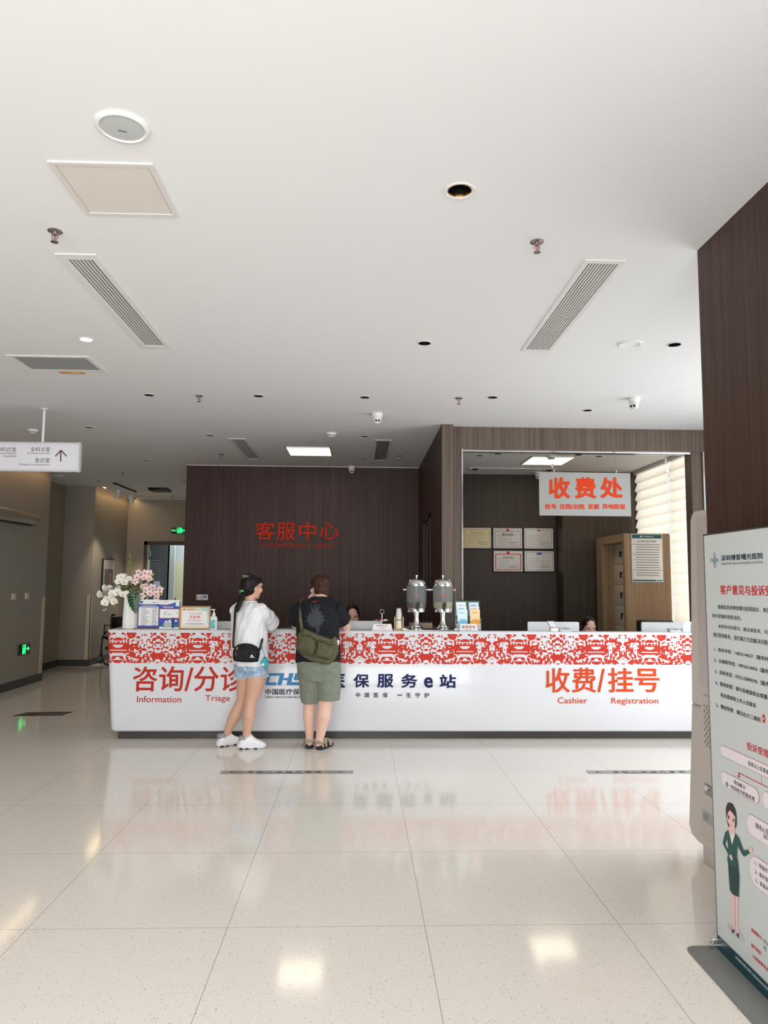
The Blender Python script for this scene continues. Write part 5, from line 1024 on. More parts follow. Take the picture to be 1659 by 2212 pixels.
# ------------------------------------------------------------------ strips stuck on the floor
def strip(x0, x1, ya, yb, lb, col, txt):
    t = thing('floor_sticker', lb, 'floor sticker', ((x0+x1)/2, (ya+yb)/2, 0), 'one-metre-line stickers'); MB().prism(rrect(x0, x1, ya, yb, .012), .0004, .0014, 'z').build('film', col, t)
    P = Panel((x0, ya, .0014), (x1-x0, 0, 0), (0, yb-ya, 0), (0, 0, 1)); q = MB()
    for i, ch in enumerate(txt): P.text(q, ch, .2+.073*i, .28 if ch != '一' else .5, .245+.073*i, .8 if ch != '一' else .58, 1)
    P.rows(q, .27, .72, [.12], .08, 1)
    for u in (.06, .88):
        P.disc(q, u+.02, .5, .009, .2, 1, 10); P.disc(q, u+.045, .55, .006, .12, 1, 8)
    q.build('lettering', mat('sticker_print', (84, 82, 80), .5), t, 0)
SLV = mat('sticker_silver', (150, 150, 148), .25, .3)
strip(-1.1, -.028, 6.033, 6.135, 'silver queue strip on the floor behind the two customers', SLV, '请在一米线外等候'); strip(1.885, 2.96, 6.02, 6.12, 'silver queue strip on the floor in front of the cashier lettering', SLV, '请在一米线外等候')
t = thing('floor_sticker', 'dark strip with red patch on the floor left of the counter', 'floor sticker', (-3.6, 8.66, 0)); MB().poly([(-3.9, 8.52, .0012), (-3.36, 8.56, .0012), (-3.31, 8.80, .0012), (-3.84, 8.76, .0012)], (0, 0, -1), .0008).build('film', mat('sticker_dark', (44, 38, 36), .3), t); MB().poly([(-3.85, 8.56, .0018), (-3.7, 8.57, .0018), (-3.66, 8.75, .0018), (-3.8, 8.74, .0018)]).build('red_patch', mat('sticker_red', (110, 40, 30), .4), t, 0); q = MB()
for k in range(3): q.poly([(-3.66+.1*k, 8.58, .0018), (-3.6+.1*k, 8.585, .0018), (-3.56+.1*k, 8.73, .0018), (-3.62+.1*k, 8.725, .0018)])
q.build('print', GREYP, t, 0)
# ------------------------------------------------------------------ people
from mathutils.bvhtree import BVHTree
def organic(mb, voxel, name, m, parent, smooth=4, wrinkle=None, decimate=None, decide=None):
    """melts overlapping shapes into one continuous surface"""
    me = bpy.data.meshes.new('tmp'); me.from_pydata([tuple(v) for v in mb.v], [], mb.f)
    bm = bmesh.new(); bm.from_mesh(me); bmesh.ops.recalc_face_normals(bm, faces=bm.faces[:]); bm.to_mesh(me); bm.free()
    o = bpy.data.objects.new('tmp', me); COL.objects.link(o)
    r = o.modifiers.new('r', 'REMESH'); r.mode = 'VOXEL'; r.voxel_size = voxel
    if smooth:
        s_ = o.modifiers.new('s', 'SMOOTH'); s_.factor = .5; s_.iterations = smooth
    dg = bpy.context.evaluated_depsgraph_get(); out = bpy.data.meshes.new_from_object(o.evaluated_get(dg)); out.name = name
    bpy.data.objects.remove(o); bpy.data.meshes.remove(me)
    if wrinkle:
        pos = [v.co.copy() for v in out.vertices]; nor = [v.normal.copy() for v in out.vertices]
        out.vertices.foreach_set('co', [a for p, n in zip(pos, nor) for a in p+n*wrinkle(p)])
        out.update()
    out.materials.clear()
    for q in (m if isinstance(m, (list, tuple)) else [m]): out.materials.append(q)
    for p in out.polygons: p.material_index = decide(p.center, p.normal) if decide else 0
    out.polygons.foreach_set('use_smooth', [True]*len(out.polygons))
    ob = bpy.data.objects.new(name, out); COL.objects.link(ob)
    if parent: ob.parent = parent; ob.location = -parent.location if parent.type == 'EMPTY' else (0, 0, 0)
    return ob
def frame_(az, pitch=0, roll=0):
    """forward, right, up of a head or torso facing az degrees clockwise from +Y"""
    a = math.radians(az); f = Vector((math.sin(a), math.cos(a), 0)); r = Vector((math.cos(a), -math.sin(a), 0)); u = Vector((0, 0, 1))
    p = math.radians(pitch); f, u = f*math.cos(p)+u*math.sin(p), u*math.cos(p)-f*math.sin(p)
    q = math.radians(roll); r, u = r*math.cos(q)+u*math.sin(q), u*math.cos(q)-r*math.sin(q)
    return f, r, u
def cols(r, f, u): return Matrix(((r.x, f.x, u.x), (r.y, f.y, u.y), (r.z, f.z, u.z)))
def head_shapes(mb, c, fr, k=1):
    f, r, u = fr; M = cols(r, f, u)
    mb.ell(c+u*.012*k, .075*k, .094*k, .105*k, 24, 16, M).ell(c+f*.03*k-u*.06*k, .058*k, .06*k, .058*k, 20, 12, M).ell(c+f*.02*k-u*.03*k, .068*k, .074*k, .07*k, 20, 12, M)
    mb.ell(c+f*.06*k-u*.098*k, .028*k, .026*k, .02*k, 12, 8, M)
    mb.tube([c+f*.088*k+u*.012*k, c+f*.1*k-u*.018*k, c+f*.104*k-u*.033*k], [.009*k, .012*k, .014*k], 10)
    mb.ell(c+f*.084*k-u*.062*k, .022*k, .011*k, .006*k, 12, 6, M).ell(c+f*.081*k-u*.072*k, .018*k, .011*k, .007*k, 12, 6, M)
    for s in (-1, 1):
        e = c+r*s*.076*k-f*.006*k-u*.012*k; mb.ell(e, .01*k, .02*k, .031*k, 12, 10, cols((r*s-f*.5).normalized(), f, u)).ell(e-u*.022*k+f*.004*k, .008*k, .011*k, .012*k, 10, 6, M)
        mb.ell(c+r*s*.032*k+f*.077*k+u*.026*k, .026*k, .012*k, .009*k, 12, 6, M).ell(c+r*s*.042*k+f*.062*k-u*.03*k, .03*k, .028*k, .028*k, 12, 8, M)
EYEW = mat('eye_white', (226, 222, 218), .2); DARK = mat('iris_dark', (28, 20, 18), .2); LIPM = mat('lip_rose', (190, 112, 104), .45)
def face_parts(c, fr, person, k=1, brow=(34, 26, 24), lid=True):
    f, r, u = fr; M = cols(r, f, u); q = MB(); w = MB(); b = MB()
    for s in (-1, 1):
        e = c+r*s*.032*k+f*.079*k+u*.006*k
        w.ell(e, .0135*k, .0075*k, .0068*k, 12, 8, M); q.ell(e+f*.0042*k-u*.001*k, .0065*k, .005*k, .0065*k, 10, 8, M)
        q.tube([e+r*s*-.015*k+f*.006*k-u*.001*k, e+f*.0098*k+u*.0068*k, e+r*s*.017*k+f*.004*k+u*.0015*k], .0017*k, 6)
        b.tube([e+r*s*-.016*k+f*.0115*k+u*.022*k, e+r*s*.004*k+f*.0115*k+u*.026*k, e+r*s*.022*k+f*.003*k+u*.021*k], [.0025*k, .0034*k, .0016*k], 8)
    w.build('eyes', EYEW, person); q.build('pupils', DARK, person); b.build('eyebrows', mat('brow_dark', brow, .7), person)
    MB().ell(c+f*.0905*k-u*.0665*k, .02*k, .004*k, .0065*k, 12, 8, M).build('mouth', LIPM, person)
def hand(mb, w, d, pn, k=1, curl=.5, side=1):
    """wrist, pointing direction, palm normal: palm, four fingers and a thumb from the side of the palm"""
    d = Vector(d).normalized(); pn = Vector(pn); pn = (pn-d*pn.dot(d)).normalized(); s = d.cross(pn)*side; w = Vector(w)
    mb.tube([w-d*.01, w+d*.025*k, w+d*.06*k, w+d*.088*k], [.024*k, .033*k, .039*k, .036*k], 14, ry=[.02*k, .016*k, .014*k, .011*k], up=pn)
    for i, L in enumerate((.068, .078, .072, .056)):
        o = (i-1.5)*.0195*k; p = w+d*.085*k+s*o; pts = [p-d*.02*k, p]; dd = d.copy()
        for j in range(3):
            dd = (dd-pn*(-curl)*(.35+.15*j)).normalized(); p = p+dd*(L*(.42, .33, .25)[j])*k; pts.append(p)
        mb.tube(pts, [.0092*k, .009*k, .0085*k, .0078*k, .006*k], 10)
    p = w+d*.025*k-s*.03*k; mb.tube([p+s*.012*k, p, p-s*.022*k+d*.03*k+pn*curl*.02, p-s*.024*k+d*.058*k+pn*curl*.035], [.014*k, .0125*k, .0105*k, .008*k], 10)
def trunk(mb, rings, n=24):
    """rings: (centre, right vector, half width, front vector, half depth)"""
    mb.loft([[c+r*(hw*math.copysign(abs(math.cos(t))**.86, math.cos(t)))+f*(hd*math.copysign(abs(math.sin(t))**.86, math.sin(t))) for t in [2*math.pi*k/n for k in range(n)]] for c, r, hw, f, hd in rings]); return mb
def pillow(poly, Y, depth, name, m, parent, noise_=.004, back=.3, voxel=.007):
    cx = sum(p[0] for p in poly)/len(poly); cz = sum(p[1] for p in poly)/len(poly); q = MB(); rings = []
    for s, d in ((.55, back*.98), (.86, back*.86), (.97, back*.45), (1, 0), (.985, -.35), (.94, -.7), (.84, -.92), (.55, -1)):
        rings.append([(cx+(x-cx)*s, Y(x, z)+depth*d if callable(Y) else Y+depth*d, cz+(z-cz)*s) for x, z in poly])
    q.loft(rings)
    return organic(q, voxel, name, m, parent, 3, lambda c: noise_*noise.noise(Vector((c.x*16, c.y*14, c.z*9)))+noise_*.6*noise.noise(Vector((c.x*34+c.z*20, c.y*20, c.z*24))))
def sneaker(person, heel, toe, lift, nm_label):
    """chunky white trainer from heel to toe point on the floor"""
    heel, toe = Vector(heel), Vector(toe); d = (toe-heel); L = d.length; d.normalize(); s = Vector((d.y, -d.x, 0)).normalized(); up = s.cross(d).normalized()
    if up.z < 0: up = -up
    def ring(t, hw, z0, z1, n=16): return [heel+d*t*L+s*(hw*math.copysign(abs(math.cos(a))**.7, math.cos(a)))+up*(((z0+z1)/2)+(z1-z0)/2*math.copysign(abs(math.sin(a))**.7, math.sin(a))) for a in [2*math.pi*k/n for k in range(n)]]
    up_m = MB().loft([ring(.0, .02, .02, .095), ring(.04, .036, .018, .118), ring(.14, .043, .018, .118), ring(.3, .045, .018, .112), ring(.4, .046, .018, .13), ring(.47, .045, .018, .124), ring(.56, .046, .018, .1), ring(.7, .047, .018, .08), ring(.84, .044, .018, .066), ring(.94, .034, .018, .052), ring(.99, .018, .02, .04)])
    o = up_m.build('shoe', mat('trainer_white', (238, 238, 240), .5), person, 60); o['label'] = nm_label
    MB().loft([ring(-.06, .02, .012, .05), ring(-.01, .038, .002, .056), ring(.12, .048, 0, .056), ring(.3, .046, .0, .048), ring(.5, .049, 0, .038), ring(.75, .053, 0, .034), ring(.92, .045, .004, .036), ring(1.02, .022, .014, .036)]).build('sole', mat('sole_white', (228, 228, 230), .5), o, 60)
    q = MB()
    for t, hw in ((.08, .045), (.3, .042), (.62, .049)): q.loft([ring(t-.06, hw+.004, .001, .012, 10), ring(t, hw+.0065, .001, .022, 10), ring(t+.08, hw+.004, .001, .008, 10)])
    q.build('sole_accent', mat('sole_black', (36, 38, 44), .5), o, 60)
    MB().loft([ring(-.005, .026, .07, .112), ring(.04, .038, .07, .1195), ring(.18, .0455, .075, .117), ring(.24, .046, .08, .11)]).build('heel_panel', mat('trainer_grey', (150, 152, 156), .4), o, 60)
    q = MB()
    for k in range(4): a = .44+.065*k; q.tube([heel+d*a*L+s*.03+up*(.112-.014*k), heel+d*(a+.015)*L+up*(.13-.0155*k), heel+d*(a+.03)*L-s*.03+up*(.112-.014*k)], .0038, 6)
    q.build('laces', mat('lace_white', (244, 244, 244), .6), o)
    return o
def sandal(person, heel, toe, lb):
    heel, toe = Vector(heel), Vector(toe); d = toe-heel; L = d.length; d.normalize(); s = Vector((d.y, -d.x, 0)); up = Vector((0, 0, 1))
    out = [(0, 0), (.03, .03), (.2, .039), (.45, .037), (.7, .05), (.88, .045), (.97, .026), (1.0, 0)]; pl = [heel+d*t*L+s*w for t, w in out]+[heel+d*t*L-s*w for t, w in reversed(out[1:-1])]
    o = MB().prism([(p.x, p.y) for p in pl], .001, .028, 'z', .006).build('sandal', mat('sandal_black', (30, 31, 34), .6), person, 40); o['label'] = lb
    ST = mat('sandal_strap', (158, 146, 130), .6); q = MB()
    q.tube([heel+d*.09*L+s*.040+up*.03, heel+d*.0*L+s*.034+up*.062, heel-d*.022*L+up*.072, heel+d*.0*L-s*.034+up*.062, heel+d*.09*L-s*.04+up*.03], .005, 8, ry=.013, up=(0, 0, 1)).tube([heel+d*.3*L+s*.043+up*.02, heel+d*.32*L+s*.036+up*.075, heel+d*.34*L+up*.096, heel+d*.32*L-s*.036+up*.075, heel+d*.3*L-s*.043+up*.02], .004, 8, ry=.016, up=d).build('ankle_straps', ST, o)
    q = MB().tube([heel+d*.62*L+s*.05+up*.02, heel+d*.64*L+s*.035+up*.066, heel+d*.65*L+up*.074, heel+d*.64*L-s*.035+up*.066, heel+d*.62*L-s*.05+up*.02], .004, 8, ry=.03, up=d).build('toe_strap', ST, o)
    return o
def skin(name, rgb):
    m = mat(name, rgb, .5); b = m.node_tree.nodes['Principled BSDF']; b.inputs['Subsurface Weight'].default_value = .12; b.inputs['Subsurface Radius'].default_value = (.012, .005, .003); return m
def hairmat(name, dark, light):
    m = mat(name, dark, .5, spec=.3); N, L, b = nodes(m); tc = N.new('ShaderNodeTexCoord'); mp = N.new('ShaderNodeMapping'); mp.inputs['Scale'].default_value = (160, 160, 14); n = N.new('ShaderNodeTexNoise'); n.inputs['Scale'].default_value = 1; n.inputs['Detail'].default_value = 3
    rp = N.new('ShaderNodeValToRGB'); rp.color_ramp.elements[0].color = (*[lin(c) for c in dark], 1); rp.color_ramp.elements[1].color = (*[lin(c) for c in light], 1); rp.color_ramp.elements[0].position = .4; rp.color_ramp.elements[1].position = .75
    L.new(tc.outputs['Object'], mp.inputs['Vector']); L.new(mp.outputs['Vector'], n.inputs['Vector']); L.new(n.outputs['Fac'], rp.inputs['Fac']); L.new(rp.outputs['Color'], b.inputs['Base Color'])
    bp_ = N.new('ShaderNodeBump'); bp_.inputs['Strength'].default_value = .35; bp_.inputs['Distance'].default_value = .004; L.new(n.outputs['Fac'], bp_.inputs['Height']); L.new(bp_.outputs['Normal'], b.inputs['Normal']); return m
def cloth(name, rgb, weave=420, rough=.85, rgb2=None, sc=40):
    m = mat(name, rgb, rough, spec=.25); N, L, b = nodes(m); tc = N.new('ShaderNodeTexCoord'); n = N.new('ShaderNodeTexNoise'); n.inputs['Scale'].default_value = weave; bp_ = N.new('ShaderNodeBump'); bp_.inputs['Strength'].default_value = .12; bp_.inputs['Distance'].default_value = .002
    L.new(tc.outputs['Object'], n.inputs['Vector']); L.new(n.outputs['Fac'], bp_.inputs['Height']); L.new(bp_.outputs['Normal'], b.inputs['Normal'])
    if rgb2:
        n2 = N.new('ShaderNodeTexNoise'); n2.inputs['Scale'].default_value = sc; n2.inputs['Detail'].default_value = 6; rp = N.new('ShaderNodeValToRGB'); rp.color_ramp.elements[0].position = .35; rp.color_ramp.elements[1].position = .65
        rp.color_ramp.elements[0].color = (*[lin(c) for c in rgb], 1); rp.color_ramp.elements[1].color = (*[lin(c) for c in rgb2], 1); L.new(tc.outputs['Object'], n2.inputs['Vector']); L.new(n2.outputs['Fac'], rp.inputs['Fac']); L.new(rp.outputs['Color'], b.inputs['Base Color'])
    return m
P_ = onY
def folds(a, s1=(9, 9, 6), s2=(22, 22, 10)): return lambda c: a*noise.noise(Vector((c.x*s1[0]+c.z*5, c.y*s1[1], c.z*s1[2])))+a*.5*noise.noise(Vector((c.x*s2[0]-c.z*9, c.y*s2[1], c.z*s2[2]+4)))
# ================= woman in white t-shirt
W = thing('person', 'woman in white t-shirt and denim shorts leaning on the counter, dark ponytail with green scrunchie', 'person', P_(530, 1614, 6.96).xy.to_3d())
SKW = skin('skin_warm', (212, 168, 144)); tf, trr, tu = frame_(42); hc = P_(544.5, 1267, 7.0); hf = frame_(50, -4)
B = MB(); head_shapes(B, hc, hf, 1.0)
B.tube([hc-hf[2]*.06-hf[0]*.01, P_(540, 1297, 6.99), P_(538, 1309, 6.99)], [.052, .05, .06], 16)
trunk(B, [(P_(537, 1304, 6.99), trr, .07, tf, .055), (P_(536, 1312, 6.99), trr, .15, tf, .075), (P_(536, 1322, 6.99), trr, .175, tf, .095), (P_(536, 1350, 6.99), trr, .16, tf, .11), (P_(538, 1385, 6.97), trr, .135, tf, .1), (P_(540, 1420, 6.96), trr, .165, tf, .12), (P_(541, 1446, 6.96), trr, .15, tf, .11)])
sR = P_(563, 1317, 6.88); eR = Vector((P_(590, 1361, 7.16).x, 7.16, 1.098)); wR = Vector((P_(574, 1360, 7.40).x, 7.40, ZT+.036))
sL = P_(515, 1318, 7.11); eL = Vector((P_(522, 1360, 7.32).x, 7.335, ZT+.05)); wL = Vector((P_(552, 1360, 7.46).x, 7.46, ZT+.036))
for s, e, w_ in ((sR, eR, wR), (sL, eL, wL)): B.tube([s, s*.5+e*.5, e], [.048, .048, .042], 14).tube([e, e*.6+w_*.4, w_], [.042, .041, .028], 14)
hand(B, wR, (-.9, .35, -.02), (0, 0, -1), .92, .25, -1); hand(B, wL, (.9, .3, -.02), (0, 0, -1), .92, .25, 1)
aR = P_(531.5, 1594, 6.92); aL = P_(489.5, 1588, 7.035)
B.tube([P_(552, 1440, 6.93), P_(552.5, 1470, 6.93), P_(547, 1495, 6.93), P_(541.5, 1516, 6.93), P_(539, 1530, 6.92), P_(538, 1547, 6.915), P_(535, 1570, 6.92), aR, P_(532, 1606, 6.93)], [.092, .092, .07, .056, .054, .059, .045, .033, .036], 18)
B.tube([P_(531, 1440, 7.02), P_(530, 1466, 7.02), P_(527, 1492, 7.03), P_(523, 1513, 7.04), P_(515, 1530, 7.04), P_(507, 1547, 7.03), P_(497, 1567, 7.03), aL, P_(488.5, 1601, 7.035)], [.088, .088, .068, .054, .053, .057, .044, .032, .036], 18)
for a, dr in ((aR, (1, .15)), (aL, (.8, .55))):
    g = Vector((a.x, a.y, .045)); dv = Vector((dr[0], dr[1], 0)).normalized(); B.tube([g-dv*.03, g+dv*.05, g+dv*.13], [.027, .028, .02], 12)
organic(B, .0048, 'body', SKW, W, 4); face_parts(hc, hf, W)
TS = cloth('white_cotton', (234, 234, 237), 300); T_ = MB()
trunk(T_, [(P_(539, 1300.5, 6.99), trr, .078, tf, .068), (P_(538, 1305, 6.99), trr, .125, tf, .078), (P_(537, 1312, 6.99), trr, .178, tf, .095), (P_(537, 1325, 6.985), trr, .2, tf, .115), (P_(537, 1350, 6.98), trr, .19, tf, .14), (P_(538, 1385, 6.97), trr, .185, tf, .145), (P_(540, 1415, 6.96), trr, .19, tf, .15), (P_(541.5, 1436, 6.96), trr, .182, tf, .145)], 28)
cR = P_(581, 1357, 6.99); cR = sR+(eR-sR)*.78; cL = sL+(eL-sL)*.75
T_.tube([sR+Vector((-.05, .02, -.02)), sR,  sR+(eR-sR)*.5, cR], [.064, .07, .084, .09], 18).tube([sL+(sL-eL)*.15+Vector((.03, 0, .0)), sL, sL*.6+eL*.4, cL], [.066, .08, .085, .086], 18)
organic(T_, .007, 'shirt', TS, W, 3, folds(.016, (9, 9, 5), (26, 26, 9)))
MB().tube([P_(539, 1300, 6.99)+trr*.071*math.cos(t)+tf*.062*math.sin(t)+Vector((0, 0, .004)) for t in [k*math.pi/16 for k in range(32)]], .006, 8, closed=True).build('collar', TS, W)
DN = cloth('washed_denim', (128, 160, 192), 500, .8, (188, 206, 220), 26); S_ = MB()
trunk(S_, [(P_(540, 1405, 6.96), trr, .17, tf, .125), (P_(541, 1430, 6.96), trr, .178, tf, .132), (P_(541, 1447, 6.96), trr, .165, tf, .125)])
S_.tube([P_(552, 1436, 6.93), P_(555, 1460, 6.925)], [.105, .107], 20, up=(1, 0, 0)).tube([P_(530, 1436, 7.01), P_(528.5, 1463, 7.01)], [.1, .1], 20, up=(1, 0, 0))
so = organic(S_, .006, 'shorts', DN, W, 2, folds(.006)); q = MB()
rz = random.Random(2)
for c, r in ((P_(555, 1459, 6.925), .108), (P_(528.5, 1462, 7.01), .1015)):
    for k in range(90): a = k*math.pi/45; b = a+rz.uniform(-.05, .05); l_ = rz.uniform(.008, .02); p = c+Vector((r*math.cos(a), r*math.sin(a), .004)); q.tube([p, p+Vector((.004*math.cos(b), .004*math.sin(b), -l_))], .0016, 4)
q.build('frayed_hem', mat('frayed_white', (226, 232, 238), .8), so)
BH = hairmat('black_hair', (14, 11, 10), (44, 34, 30)); f, r, u = hf; M_ = cols(r, f, u); H_ = MB()
H_.ell(hc-f*.024+u*.03, .083, .092, .097, 24, 16, M_).ell(hc-f*.042-u*.01, .078, .074, .09, 22, 14, M_).ell(hc-f*.05-u*.045, .062, .05, .055, 18, 12, M_).ell(hc+f*.03+u*.062, .072, .062, .05, 18, 10, M_)

for s_ in (-1, 1): H_.tube([hc+r*s_*.068+f*.058+u*.066, hc+r*s_*.077+f*.03+u*.046, hc+r*s_*.08-f*.022+u*.012, hc+r*s_*.056-f*.06-u*.05], [.014, .014, .018, .028], 10)
sc_ = P_(524.5, 1279.5, 6.93); H_.tube([hc-f*.07-u*.03, sc_+(hc-sc_)*.25, sc_], [.05, .034, .02], 14)
H_.tube([sc_, P_(522, 1288, 6.89), P_(519, 1298, 6.865), P_(516, 1309, 6.85), P_(513.5, 1318, 6.845), P_(512, 1323, 6.845)], [.018, .026, .031, .026, .017, .006], 14, ry=[.018, .022, .02, .018, .012, .005])
ho = organic(H_, .005, 'hair', BH, W, 3, lambda c: .002*noise.noise(Vector((c.x*90, c.y*90, c.z*14))))
dv = (sc_-P_(521, 1290, 6.885)).normalized(); q = MB(); a0 = dv.orthogonal().normalized(); b0 = dv.cross(a0)
q.tube([sc_+a0*(.021+.006*math.sin(7*t))*math.cos(t)+b0*(.021+.006*math.sin(7*t))*math.sin(t)+dv*.005*math.sin(5*t) for t in [k*math.pi/24 for k in range(48)]], .0075, 8, closed=True).build('scrunchie', mat('scrunchie_green', (92, 200, 110), .6), W)
hcx = P_(531, 1246.5, 6.93); q = MB()
for k in range(5): q.tube([hcx+Vector((-.024+.012*k, -.006, -.008)), hcx+Vector((-.024+.012*k, -.02, .006)), hcx+Vector((-.024+.012*k, -.004, .014))], .0025, 6)
q.tube([hcx+Vector((-.028, -.004, .012)), hcx+Vector((.028, -.004, .008))], .004, 8).build('hair_clip', mat('clip_silver', (206, 208, 216), .2, .6), W)
q = MB()
for s in (-1, 1):
    ec = hc+f*.112+r*s*.034+u*.002; q.tube([ec+r*.025*math.cos(t)+u*.021*math.sin(t)-f*.006*abs(math.cos(t)) for t in [k*math.pi/12 for k in range(24)]], .0016, 6, closed=True)
    q.tube([ec+r*s*.025+u*.006, hc+r*s*.082+f*.03+u*.004, hc+r*s*.082-f*.006-u*.004], .0015, 6)
q.tube([hc+f*.115-r*.009+u*.004, hc+f*.117+u*.007, hc+f*.115+r*.009+u*.004], .0016, 6).build('glasses', mat('glasses_dark', (40, 34, 32), .3), W)
h0 = P_(516, 1612, 6.92); t0 = P_(574, 1612, 6.97); sneaker(W, (h0.x, 6.91, 0), (t0.x, 6.955, 0), 0, 'near white trainer, pointing right')
h0 = P_(473, 1606, 7.03); t0 = P_(519, 1606, 7.1); o = sneaker(W, (h0.x, 6.99, 0), (t0.x-.0, 7.15, 0), 0, 'far white trainer, behind the near one')
# her bag
bagp = [P_(*ZW(x, y), 6.8) for x, y in ((296, 1000), (300, 930), (318, 888), (360, 862), (430, 848), (500, 858), (548, 884), (576, 918), (572, 980), (556, 1040), (500, 1047), (400, 1044), (312, 1032))]; bp2 = [(p.x, p.z) for p in bagp]
HB = thing('shoulder_bag', 'small black crossbody bag with white mountain mark, worn by the woman', 'bag', (bagp[0].x+.06, 6.79, bagp[0].z)); BKC = cloth('black_nylon', (24, 25, 28), 500, .6)
pillow(bp2, 6.80, .055, 'bag_body', BKC, HB, .003, .5)
q = MB(); zp = [P_(*ZW(x, y), 6.742) for x, y in ((335, 898), (420, 900), (500, 906), (548, 920))]; q.tube(zp, .0028, 6).build('zip', mat('zip_black', (14, 14, 15), .3), HB)
MB().tube([P_(*ZW(345, 890), 6.738), P_(*ZW(336, 915), 6.735)], .006, 8).build('zip_pull', mat('pull_silver', (206, 200, 180), .25, .8), HB); MB().tube([P_(*ZW(332, 920), 6.736), P_(*ZW(324, 985), 6.738)], [.006, .007], 8, ry=.002, up=(0, 1, 0)).build('leather_tab', mat('leather_brown', (92, 52, 34), .6), HB)
q = MB()
for pl in (((478, 988), (490, 966), (498, 972), (506, 988)), ((472, 998), (474, 992), (522, 992), (520, 998))): q.poly([P_(*ZW(x, y), 6.7405) for x, y in pl], (0, -1, 0), .001)
q.build('white_mark', WHITE, HB, 0)
q = MB(); q.tube([P_(*ZW(306, 900), 6.79), P_(*ZW(304, 840), 6.80), P_(*ZW(310, 740), 6.81), P_(*ZW(316, 640), 6.84), P_(*ZW(322, 540), 6.87), P_(*ZW(330, 480), 6.92), P_(*ZW(340, 455), 6.99), P_(514, 1308, 7.06), P_(526, 1318, 7.14), P_(548, 1340, 7.16), P_(572, 1366, 7.06), P_(*ZW(598, 770), 6.9), P_(*ZW(596, 830), 6.83), P_(*ZW(586, 862), 6.8), P_(*ZW(574, 920), 6.79)], .0025, 8, ry=.011, up=(1, 0, 0)).build('strap', mat('strap_black', (20, 21, 26), .6), HB)
q = MB(); q.tube([P_(*ZW(588, 866), 6.795)+Vector((.008*math.cos(t), 0, .012*math.sin(t))) for t in [k*math.pi/8 for k in range(16)]], .0025, 6, closed=True).build('clip_ring', STEEL, HB)
PU = thing('drawstring_pouch', 'small turquoise drawstring pouch hanging from the strap of the black bag', 'pouch', P_(*ZW(625, 1050), 6.8)); pp = [P_(*ZW(x, y), 6.8) for x, y in ((612, 1000), (600, 1018), (588, 1050), (594, 1085), (625, 1106), (655, 1088), (668, 1055), (656, 1022), (640, 1000))]
pillow([(p.x, p.z) for p in pp], 6.8, .032, 'pouch_body', cloth('turquoise_cloth', (40, 148, 160), 500, .7, (84, 186, 194), 60), PU, .0025, .9, .004)
MB().tube([P_(*ZW(625, 1002), 6.8), P_(*ZW(612, 920), 6.8), P_(*ZW(594, 866), 6.795)], .0018, 6).tube([P_(*ZW(628, 1002), 6.8), P_(*ZW(602, 930), 6.802), P_(*ZW(592, 866), 6.795)], .0015, 6).build('cord', mat('cord_blue', (80, 130, 160), .6), PU); MB().ell(P_(*ZW(622, 998), 6.797), .01, .009, .009, 10, 8).build('toggle', BLACK, PU)
MB().ell(P_(*ZW(606, 1070), 6.768), .012, .004, .013, 12, 8).build('white_charm', WHITE, PU)
# ================= man in black t-shirt
Mn = thing('person', 'man in black t-shirt and sage shorts leaning on the counter, olive bag on his back', 'person', P_(682, 1618, 6.92).xy.to_3d())
SKM = skin('skin_pale', (232, 192, 172)); TAT = mat('tattoo_ink', (104, 104, 104), .5); tf, trr, tu = frame_(-4, -8); hc = P_(691.5, 1268, 7.06); hf = frame_(-34, -6, 3)
B = MB(); head_shapes(B, hc, hf, 1.0); B.tube([hc-hf[2]*.05-hf[0]*.012, P_(694, 1290, 7.02), P_(693, 1302, 6.99)], [.06, .06, .07], 16)
trunk(B, [(P_(692, 1296, 6.99), trr, .09, tf, .06), (P_(689, 1306, 6.98), trr, .18, tf, .085), (P_(688, 1318, 6.97), trr, .2, tf, .11), (P_(687, 1350, 6.95), trr, .185, tf, .13), (P_(687, 1390, 6.93), trr, .175, tf, .13), (P_(688, 1425, 6.91), trr, .185, tf, .135), (P_(689, 1450, 6.9), trr, .175, tf, .125)])
sR = P_(727, 1318, 6.95); eR = Vector((P_(748, 1362, 7.19).x, 7.19, 1.102)); wR = Vector((P_(722, 1360, 7.42).x, 7.42, ZT+.04)); sL = P_(646, 1318, 6.97); eL = Vector((P_(640, 1360, 7.34).x, 7.345, ZT+.047)); wL = Vector((P_(668, 1318, 7.3).x, 7.3, 1.29))
for s, e, w_ in ((sR, eR, wR), (sL, eL, wL)): B.tube([s, s*.5+e*.5, e], [.054, .056, .05], 16).tube([e, e*.62+w_*.38, w_], [.05, .048, .031], 14)
hand(B, wR, (-.9, .3, -.02), (0, 0, -1), 1.0, .25, -1); hand(B, wL, (.12, -.15, .95), (.8, -.5, 0), .95, .55, -1)
aL = P_(669, 1592, 6.95); aR = P_(690, 1597, 6.9)
B.tube([P_(669, 1445, 6.93), P_(669.5, 1485, 6.94), P_(669.5, 1514, 6.95), P_(668, 1530, 6.945), P_(667.5, 1545, 6.935), P_(668, 1568, 6.94), aL, P_(669, 1606, 6.95)], [.092, .08, .063, .056, .058, .046, .037, .04], 18)
B.tube([P_(708, 1445, 6.9), P_(706, 1485, 6.9), P_(703, 1512, 6.9), P_(701, 1530, 6.895), P_(699.5, 1547, 6.885), P_(695.5, 1570, 6.89), aR, P_(689, 1609, 6.9)], [.105, .092, .07, .063, .066, .05, .038, .042], 18)
